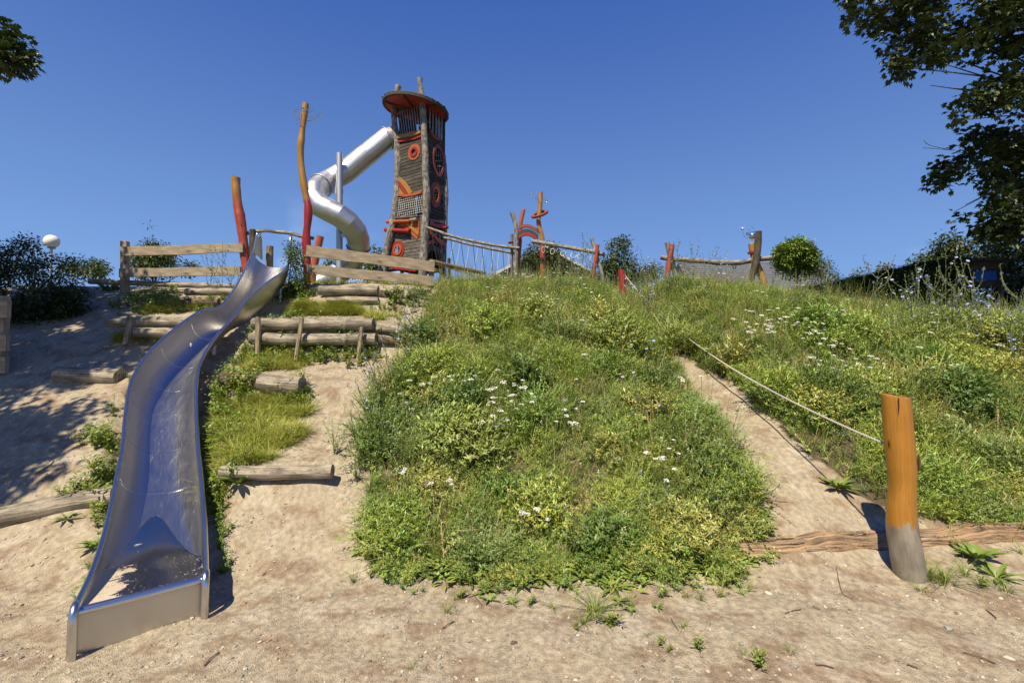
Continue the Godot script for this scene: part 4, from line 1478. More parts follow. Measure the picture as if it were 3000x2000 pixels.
	# second frame: long beam between two crossed pairs
	root = thing("beam_frame", "long grey beam between a red post pair and a dark post pair with mirror balls", "climbing frame", Vector3(5.078, 3.195, -12.2))
	mb = MB.new()
	beam = curve([Vector3(3.954, 4.226, -12.6), Vector3(4.244, 4.16, -12.55), Vector3(4.587, 4.131, -12.5), Vector3(4.996, 4.074, -12.4), Vector3(5.442, 4.018, -12.3), Vector3(5.88, 4.006, -12.2), Vector3(6.225, 4.056, -12.1), Vector3(6.58, 4.078, -12.0)], 5)
	tube(mb, beam, 0.066, 12, [], 0.12)
	part("beam", mb, M.grey_log, root)
	legs = [[[Vector3(4.19, 4.515, -12.4), Vector3(4.141, 4.209, -12.4), Vector3(4.083, 3.85, -12.4), Vector3(4.005, 3.312, -12.4), Vector3(3.946, 2.866, -12.4)], 0.072, M.paint, [[0, VERMILION]], "red_post"], [[Vector3(4.196, 4.659, -12.8), Vector3(4.241, 4.378, -12.75), Vector3(4.294, 4.091, -12.7), Vector3(4.363, 3.714, -12.65), Vector3(4.428, 3.069, -12.6)], 0.07, M.grey_log, [[0, Color(2.2, 2.15, 2.0)]], "white_log"], [[Vector3(6.205, 4.723, -11.9), Vector3(6.181, 4.359, -11.9), Vector3(6.131, 4.014, -11.9), Vector3(6.039, 3.669, -11.9), Vector3(5.946, 3.325, -11.9), Vector3(5.868, 2.811, -11.9)], 0.082, M.dark_wood, [[0, Color(1.3, 1.2, 1.1)], [0.86, Color(2.8, 1.0, 0.7)]], "dark_post"], [[Vector3(6.271, 4.422, -12.35), Vector3(6.303, 4.243, -12.35), Vector3(6.352, 3.965, -12.3), Vector3(6.41, 3.733, -12.25), Vector3(6.458, 3.503, -12.2), Vector3(6.514, 2.838, -12.15)], 0.085, M.paint, [[0, OCHRE], [0.85, VERMILION]], "ochre_post"]]
	for q in legs:
		var pts := curve(q[0], 5)
		mb = MB.new()
		tube(mb, pts, q[1], 14, painted(pts, q[3]), 0.12)
		part(q[4], mb, q[2], root)
	mb = MB.new()
	tube(mb, [Vector3(6.247, 4.539, -12.35), Vector3(6.255, 4.503, -12.35), Vector3(6.26, 4.324, -12.35)], [0.07, 0.085, 0.07], 14, [OCHRE, OCHRE, OCHRE])
	part("post_cap", mb, M.paint, root)
	mb = MB.new()
	mb.col = RED
	ring(mb, Transform3D(Basis(Vector3(0, 0, 1), 0.2) * Basis(Vector3(1, 0, 0), -PI / 2), Vector3(6.26, 4.297, -12.35)), 0.03, 0.105, 0.05, 24)
	part("cap_brim", mb, M.flat_paint, root)
	# mirror balls on a bent wire over the cap
	for q in [[Vector3(6.242, 4.706, -12.3), 0.083], [Vector3(6.07, 4.742, -12.2), 0.038], [Vector3(5.949, 4.866, -12.2), 0.029], [Vector3(4.36, 4.545, -12.3), 0.024]]:
		mb = MB.new()
		ball(mb, q[0], Vector3.ONE * q[1], 14, 20)
		part("mirror_ball", mb, M.chrome, root)
	for q in [[Vector3(5.949, 4.866, -12.2), Vector3(5.965, 4.759, -12.2), Vector3(6.007, 4.671, -12.2), Vector3(6.11, 4.657, -12.25), Vector3(6.242, 4.706, -12.3)], [Vector3(6.07, 4.742, -12.2), Vector3(6.166, 4.8, -12.25), Vector3(6.325, 4.822, -12.3)], [Vector3(6.163, 4.741, -12.3), Vector3(6.175, 4.885, -12.3), Vector3(6.238, 4.956, -12.3), Vector3(6.3, 4.903, -12.3), Vector3(6.333, 4.777, -12.3)], [Vector3(6.242, 4.661, -12.3), Vector3(6.264, 4.521, -12.35)], [Vector3(4.36, 4.545, -12.3), Vector3(4.341, 4.449, -12.35), Vector3(4.322, 4.389, -12.4), Vector3(4.216, 4.387, -12.35)]]:
		mb = MB.new()
		tube(mb, curve(q, 6) if q.size() > 2 else q, 0.006, 6)
		part("wire", mb, M.chrome, root)
	mb = MB.new()
	ring(mb, Transform3D(Basis(Vector3(1, 0, 0), -PI / 2 + 0.1), Vector3(4.161, 4.398, -12.4)), 0.073, 0.08, 0.012, 24)
	part("wire_band", mb, M.chrome, root)
	mb = MB.new()
	tube(mb, curve([Vector3(5.701, 3.999, -12.25), Vector3(5.708, 3.892, -12.25), Vector3(5.752, 3.848, -12.25), Vector3(5.788, 3.91, -12.25), Vector3(5.78, 3.981, -12.25)], 4), 0.012, 6)
	part("rope_loop", mb, M.twig, root)

# ---------------------------------------------------------------- houses beyond
func build_houses() -> void:
	# slate-roofed house seen over the bank: gable to the side, ridge along x
	var a := Vector3(14.272, 9.631, -40.0)
	var root := thing("slate_house", "house with long grey slate roof and cream gable beyond the beam frame", "house", Vector3(18.5, ground_y(18.5, 40.0), -40.0))
	var ridge_y := a.y
	var run := 3.6
	var eave_y := ridge_y - 3.3
	var x0 := a.x
	var x1 := x0 + 11.0
	for i in 16:
		var t0 := i / 16.0
		var t1 := (i + 1) / 16.0 + 0.012
		var mb := MB.new()
		var p0 := Vector3(0, ridge_y - 3.3 * t0 + 0.0, a.z + run * t0)
		var p1 := Vector3(0, ridge_y - 3.3 * t1 + 0.02, a.z + run * t1 + 0.02)
		var c := rng.randf_range(0.92, 1.1)
		mb.col = Color(c, c, c)
		for s in 22:
			var xa := x0 - 0.25 + (x1 - x0 + 0.5) * (s + (0.5 if i % 2 == 0 else 0.0)) / 22.5
			var xb := xa + (x1 - x0 + 0.5) / 22.5 - 0.02
			var lift := Vector3(0, rng.randf_range(0.0, 0.025), 0)
			mb.face([Vector3(xa, p0.y, p0.z), Vector3(xb, p0.y, p0.z), Vector3(xb, p1.y, p1.z) + lift, Vector3(xa, p1.y, p1.z) + lift], Vector3(0, 1, 1))
		part("slate_course", mb, M.slate, root)
	var mb2 := MB.new()
	mb2.face([Vector3(x0 - 0.25, ridge_y - 0.05, a.z), Vector3(x1 + 0.25, ridge_y - 0.05, a.z), Vector3(x1 + 0.25, eave_y - 0.05, a.z + run), Vector3(x0 - 0.25, eave_y - 0.05, a.z + run)], Vector3(0, 1, 1))
	mb2.face([Vector3(x0 - 0.25, ridge_y, a.z), Vector3(x1 + 0.25, ridge_y, a.z), Vector3(x1 + 0.25, eave_y, a.z - run), Vector3(x0 - 0.25, eave_y, a.z - run)], Vector3(0, 1, -1))
	part("roof_deck", mb2, M.slate, root)
	mb2 = MB.new()
	tube(mb2, [Vector3(x0 - 0.25, ridge_y + 0.02, a.z), Vector3(x1 + 0.25, ridge_y + 0.02, a.z)], 0.07, 8)
	part("ridge", mb2, M.slate, root)
	mb2 = MB.new()
	var base_y := ground_y(18.5, 40.0) - 0.3
	prism(mb2, PackedVector2Array([Vector2(-run + 0.3, base_y), Vector2(run - 0.3, base_y), Vector2(run - 0.3, eave_y), Vector2(0, ridge_y - 0.3), Vector2(-run + 0.3, eave_y)]), Transform3D(Basis(Vector3(0, 0, 1), Vector3.UP, Vector3(-1, 0, 0)), Vector3(x0, 0, a.z)), 0.3)
	part("gable_wall", mb2, M.plaster, root)
	mb2 = MB.new()
	cbox(mb2, Transform3D(Basis(), Vector3((x0 + x1) * 0.5 + 0.1, (base_y + eave_y) * 0.5, a.z)), Vector3(x1 - x0 - 0.1, eave_y - base_y, run * 2.0 - 0.9), 0.02)
	part("wall", mb2, M.plaster, root)
	for s in [-1, 1]:
		mb2 = MB.new()
		plank(mb2, Vector3(x0 - 0.27, ridge_y - 0.08, a.z), Vector3(x0 - 0.27, eave_y - 0.08, a.z + s * run), Vector3.UP, 0.22, 0.05)
		part("barge_board", mb2, M.dark_wood, root)
	# shingled gable with white barge boards behind the gate
	var p := Vector3(2.4, 9.471, -34.0)
	root = thing("shingle_house", "dark shingled gable with white barge boards behind the arch gate", "house", Vector3(p.x, ground_y(p.x, 34.0), p.z))
	var hw := 3.5
	var dy := 1.42
	for i in 17:
		var y1 := p.y - 0.16 * i
		var y0 := y1 - 0.17
		var half0 := minf(hw, hw * (p.y - y0) / dy / 1.35)
		var half1 := minf(hw, hw * (p.y - y1) / dy / 1.35)
		var mb := MB.new()
		var c := rng.randf_range(0.8, 1.25)
		mb.col = Color(c, c, c * 0.98)
		prism(mb, PackedVector2Array([Vector2(-half0, y0), Vector2(half0, y0), Vector2(half1, y1), Vector2(-half1, y1)]), Transform3D(Basis(Vector3(1, 0, 0), 0.05), Vector3(p.x, 0, p.z + 0.02 + p.y * 0.0)).translated(Vector3(0, 0, -0.05 * y1)), 0.03)
		part("shingle_course", mb, M.tower_plank, root)
	for s in [-1, 1]:
		var mb := MB.new()
		plank(mb, Vector3(p.x, p.y + 0.08, p.z + 0.3), Vector3(p.x + s * hw * 1.3, p.y + 0.08 - dy * 1.3 * 1.35, p.z + 0.3), Vector3.UP, 0.18, 0.05)
		part("barge_board", mb, M.trim, root)
		mb = MB.new()
		mb.face([Vector3(p.x, p.y + 0.18, p.z + 0.3), Vector3(p.x + s * hw * 1.3, p.y + 0.18 - dy * 1.3 * 1.35, p.z + 0.3), Vector3(p.x + s * hw * 1.3, p.y + 0.18 - dy * 1.3 * 1.35, p.z - 6), Vector3(p.x, p.y + 0.18, p.z - 6)], Vector3(s, 1, 0))
		part("roof_plane", mb, M.slate, root)
	var mb5 := MB.new()
	cbox(mb5, Transform3D(Basis(), Vector3(p.x, p.y - 4.2, p.z - 3.0)), Vector3(hw * 2.0 - 0.2, 5.0, 5.6), 0.02)
	part("wall", mb5, M.plaster, root)
	mb5 = MB.new()
	cbox(mb5, Transform3D(Basis(), Vector3(4.347, 7.697, -33.6)), Vector3(0.8, 0.6, 0.1), 0.02)
	var win := part("window_frame", mb5, M.trim, root)
	mb5 = MB.new()
	cbox(mb5, Transform3D(Basis(), Vector3(4.338, 7.684, -33.53)), Vector3(0.62, 0.44, 0.04), 0.01)
	part("pane", mb5, M.glass, root, win)

# ---------------------------------------------------------------- lamp, kiosk
func build_lamp_and_kiosk() -> void:
	var g := Vector3(-10.701, 4.247, -11.0)
	var root := thing("globe_lamp", "white globe lamp on a slim grey pole behind the shaded shrub", "lamp", Vector3(g.x, ground_y(g.x, 11.0), g.z))
	var mb := MB.new()
	ball(mb, g, Vector3.ONE * 0.15, 18, 26)
	part("globe", mb, M.white, root)
	mb = MB.new()
	tube(mb, [g - Vector3(0, 0.165, 0), g - Vector3(0, 0.125, 0)], 0.075, 16)
	part("collar", mb, M.bolt, root)
	mb = MB.new()
	tube(mb, [g - Vector3(0, 0.16, 0), Vector3(g.x, ground_y(g.x, 11.0) - 0.2, g.z)], 0.028, 12)
	part("pole", mb, M.zinc, root)
	# kiosk with blue sheet in the shade of the big tree
	var k := Vector3(12.541, 3.742, -12.6)
	root = thing("kiosk", "dark wooden kiosk with a bright blue sheet under the big tree", "kiosk", Vector3(k.x, ground_y(k.x, 12.6), k.z))
	mb = MB.new()
	cbox(mb, Transform3D(Basis(), k + Vector3(0, 0.0, -0.05)), Vector3(0.75, 0.26, 0.03), 0.01)
	part("blue_sheet", mb, M.blue, root)
	for q in [[0.24, 0.85, 0.2], [-0.24, 0.8, 0.18]]:
		mb = MB.new()
		plank(mb, k + Vector3(-q[1] * 0.5 + 0.05, q[0], 0.02), k + Vector3(q[1] * 0.5 + 0.05, q[0], 0.02), Vector3.UP, q[2], 0.05)
		part("fascia_board", mb, M.dark_wood, root)
	for x in [-0.36, 0.44]:
		mb = MB.new()
		var px := k + Vector3(x, 0.35, 0.0)
		tube(mb, [px, Vector3(px.x, ground_y(k.x, 12.6) - 0.2, px.z)], 0.05, 10)
		part("post", mb, M.dark_wood, root)
	mb = MB.new()
	plank(mb, k + Vector3(-0.5, 0.4, -0.4), k + Vector3(0.6, 0.4, -0.4), Vector3(0, 0, 1), 1.0, 0.06)
	part("roof", mb, M.dark_wood, root)
	var f := Vector3(12.242, 3.227, -12.3)
	root = thing("folding_chair", "small metal folding stool with crossed legs before the kiosk", "stool", f - Vector3(0, 0.2, 0))
	for s in [-1, 1]:
		for z in [-0.12, 0.12]:
			mb = MB.new()
			tube(mb, [f + Vector3(-0.16 * s, -0.22, z), f + Vector3(0.14 * s, 0.12, z)], 0.011, 8)
			part("leg", mb, M.zinc, root)
	mb = MB.new()
	cbox(mb, Transform3D(Basis(), f + Vector3(0, 0.13, 0)), Vector3(0.32, 0.02, 0.26), 0.008)
	part("seat", mb, M.dark_wood, root)
	# green play house roof seen over the flowers
	var gp := Vector3(5.751, 3.728, -14.0)
	root = thing("play_barrel", "small green plastic play barrel behind the flowers below the slate roof", "toy", gp - Vector3(0, 0.6, 0))
	mb = MB.new()
	mb.col = Color(0.02, 0.36, 0.22)
	tube(mb, [gp + Vector3(0, 0.1, 0), gp + Vector3(0, 0.09, 0), gp + Vector3(0, -0.3, 0), gp - Vector3(0, 0.7, 0)], [0.1, 0.12, 0.14, 0.12], 16)
	part("barrel", mb, M.flat_paint, root)
	mb = MB.new()
	mb.col = Color(0.02, 0.3, 0.18)
	ring(mb, Transform3D(Basis(Vector3(1, 0, 0), -PI / 2), gp + Vector3(0, -0.1, 0)), 0.13, 0.15, 0.03, 20)
	part("hoop", mb, M.flat_paint, root)

# ---------------------------------------------------------------- trees, shrubs, hedge
# a twig with leaves: the piece that crowns are made of
func spray(seed_: int, n: int, reach: float, l: float, w: float, segs := 1) -> ArrayMesh:
	var r := RandomNumberGenerator.new()
	r.seed = seed_
	var mb := MB.new()
	for i in n:
		var dir := Vector3(r.randf_range(-1, 1), r.randf_range(-0.7, 0.7), r.randf_range(-1, 1)).normalized()
		var p := dir * reach * r.randf_range(0.1, 0.9)
		var up := Vector3(r.randf_range(-0.6, 0.6), 1, r.randf_range(-0.6, 0.6)).normalized()
		var s := r.randf_range(0.7, 1.25)
		var k := r.randf_range(0.75, 1.2)
		mb.col = Color(k, k * r.randf_range(0.94, 1.04), k * 0.9)
		var d2 := (dir + Vector3(r.randf_range(-0.5, 0.5), r.randf_range(-0.7, 0.2), r.randf_range(-0.5, 0.5))).normalized()
		leaf(mb, p, d2, up, l * s, w * s, segs, 0.15)
	return mb.mesh()

# five-fingered leaf fans of the big overhanging trees
func fan_spray(seed_: int) -> ArrayMesh:
	var r := RandomNumberGenerator.new()
	r.seed = seed_
	var mb := MB.new()
	for i in 9:
		var dir := Vector3(r.randf_range(-1, 1), r.randf_range(-0.6, 0.5), r.randf_range(-1, 1)).normalized()
		var p := dir * r.randf_range(0.03, 0.16)
		var up := Vector3(r.randf_range(-0.7, 0.7), 1, r.randf_range(-0.7, 0.7)).normalized()
		var side := dir.cross(up).normalized()
		var k := r.randf_range(0.75, 1.2)
		mb.col = Color(k, k, k * 0.9)
		for f in 5:
			var a := (f - 2) * 0.62
			var d2 := (dir * cos(a) + side * sin(a)).normalized()
			leaf(mb, p, d2, up, 0.075 - 0.012 * absf(f - 2), 0.036, 1, 0.2)
	var q := Vector3.ZERO
	mb.col = Color(0.5, 0.4, 0.3)
	tube(mb, [Vector3(-0.1, 0.02, 0.03), Vector3.ZERO, Vector3(0.1, -0.03, 0.02)], 0.003, 4)
	return mb.mesh()

# a tree or shrub: blobs are [middle, radius (number or Vector3)]; dens twigs per cubic metre
func tree(called: String, label: String, category: String, foot: Vector3, blobs: Array, meshes: Array, dens: float, size: float, tint: Color, trunk: float, mt: Material, group := "", crotch := Vector3.ZERO) -> Node3D:
	var root := thing(called, label, category, foot, group)
	var heart := Vector3.ZERO
	for b in blobs:
		heart += b[0] / blobs.size()
	var mb := MB.new()
	var fork := foot.lerp(heart, 0.6)
	fork.x = lerpf(foot.x, heart.x, 0.35)
	fork.z = lerpf(foot.z, heart.z, 0.35)
	if crotch != Vector3.ZERO:
		fork = crotch
		heart = crotch + Vector3(0, 1.5, 0)
	tube(mb, curve([foot - Vector3(0, 0.2, 0), foot.lerp(fork, 0.5) + Vector3(trunk * 0.6, 0, 0), fork, heart], 4), [trunk * 1.25, trunk * 1.15, trunk * 1.05, trunk, trunk, trunk * 0.95, trunk * 0.9, trunk * 0.85, trunk * 0.7, trunk * 0.5, trunk * 0.4, trunk * 0.3, trunk * 0.25], 10, [], 0.15)
	part("trunk", mb, M.twig, root)
	for b in blobs:
		mb = MB.new()
		var mid: Vector3 = fork.lerp(b[0], 0.55) + Vector3(rng.randf_range(-0.1, 0.1), rng.randf_range(-0.05, 0.15), rng.randf_range(-0.1, 0.1))
		var lp := curve([fork, mid, b[0]], 4)
		var lr: Array = []
		for i in lp.size():
			lr.append(minf(trunk * 0.4, 0.028) * lerpf(1.0, 0.2, float(i) / (lp.size() - 1)))
		tube(mb, lp, lr, 6)
		part("limb", mb, M.twig, root)
	var where: Array = []
	var tints: Array = []
	for m in meshes:
		where.append([])
		tints.append([])
	for b in blobs:
		var r3: Vector3 = b[1] if b[1] is Vector3 else Vector3.ONE * b[1]
		var n := int(dens * 1.3 * r3.x * r3.y)
		n = maxi(n, 8)
		for i in n:
			var d := Vector3(rng.randfn(), rng.randfn(), rng.randfn()).normalized()
			var q := pow(rng.randf(), 0.42)
			var p: Vector3 = b[0] + d * r3 * q
			# ragged outline and gaps
			if fine.get_noise_3d(p.x * 1.1 / size, p.y * 1.1 / size, p.z * 1.1 / size) < -0.09:
				continue
			p += d * r3 * 0.25 * fine.get_noise_3d(p.x * 0.8, p.y * 0.8, p.z * 0.8 + 50.0)
			var k := rng.randi() % meshes.size()
			var s := size * rng.randf_range(0.75, 1.3)
			where[k].append(Transform3D(Basis.from_euler(Vector3(rng.randf_range(-0.6, 0.6), rng.randf() * TAU, rng.randf_range(-0.6, 0.6))).scaled(Vector3.ONE * s), p - foot))
			var c := rng.randf_range(0.75, 1.25)
			var warm := rng.randf_range(-0.12, 0.18)
			tints[k].append(Color(tint.r * c * (1.0 + warm), tint.g * c, tint.b * c))
	for k in meshes.size():
		multi("crown", meshes[k], mt, where[k], tints[k], root)
	return root

func grass_mesh(seed_: int, n: int, h: float, w: float, spread: float) -> ArrayMesh:
	var r := RandomNumberGenerator.new()
	r.seed = seed_
	var mb := MB.new()
	for i in n:
		var a := r.randf() * TAU
		var o := Vector3(cos(a), 0, sin(a))
		var base := o * r.randf() * spread * 0.35
		var l := h * r.randf_range(0.5, 1.2)
		var lean := r.randf_range(0.1, 0.9) * spread * 2.2
		var k := r.randf_range(0.75, 1.25)
		mb.col = Color(k * r.randf_range(0.9, 1.25), k, k * 0.85)
		var side := o.cross(Vector3.UP)
		var last: Array = []
		for s in 4:
			var t := s / 3.0
			var p := base + Vector3.UP * l * t * (1.0 - 0.25 * t * t) + o * lean * t * t
			var ww := w * 0.5 * (1.0 - t * 0.85)
			var now := [mb.vert(p + side * ww), mb.vert(p - side * ww)]
			if s > 0:
				mb.tri(last[0], last[1], now[0])
				mb.tri(last[1], now[1], now[0])
			last = now
	return mb.mesh()

# leafy herb: several stems set with small leaves
func herb_mesh(seed_: int, stems: int, h: float, per: int, l: float, w: float, spread: float) -> ArrayMesh:
	var r := RandomNumberGenerator.new()
	r.seed = seed_
	var mb := MB.new()
	for i in stems:
		var a := r.randf() * TAU
		var o := Vector3(cos(a), 0, sin(a))
		var hh := h * r.randf_range(0.55, 1.15)
		var lean := spread * r.randf_range(0.2, 1.0)
		mb.col = Color(0.85, 0.8, 0.6)
		var side := o.cross(Vector3.UP) * 0.0016
		var last: Array = []
		for s in 4:
			var t := s / 3.0
			var p := Vector3.UP * hh * t + o * lean * t * t
			var now := [mb.vert(p + side), mb.vert(p - side)]
			if s > 0:
				mb.tri(last[0], last[1], now[0])
				mb.tri(last[1], now[1], now[0])
			last = now
		for j in per:
			var t := r.randf_range(0.12, 1.0)
			var p := Vector3.UP * hh * t + o * lean * t * t
			var b := r.randf() * TAU
			var d := Vector3(cos(b), r.randf_range(-0.2, 0.9), sin(b)).normalized()
			var k := r.randf_range(0.7, 1.3)
			mb.col = Color(k * r.randf_range(0.9, 1.2), k, k * r.randf_range(0.6, 1.0))
			var s2 := r.randf_range(0.6, 1.3)
			leaf(mb, p, d, Vector3(r.randf_range(-0.5, 0.5), 1, r.randf_range(-0.5, 0.5)).normalized(), l * s2, w * s2)
	return mb.mesh()

func rosette_mesh(seed_: int, n: int, l: float, w: float) -> ArrayMesh:
	var r := RandomNumberGenerator.new()
	r.seed = seed_
	var mb := MB.new()
	for i in n:
		var a := TAU * i / n + r.randf_range(-0.35, 0.35)
		var rise := r.randf_range(0.1, 1.6)
		var d := Vector3(cos(a), rise, sin(a)).normalized()
		var k := r.randf_range(0.8, 1.2)
		mb.col = Color(k * r.randf_range(0.9, 1.15), k, k * 0.9)
		leaf(mb, Vector3(cos(a), 0, sin(a)) * 0.008, d, Vector3.UP, l * r.randf_range(0.6, 1.15), w * r.randf_range(0.75, 1.2), 6, rise * 0.35)
	return mb.mesh()

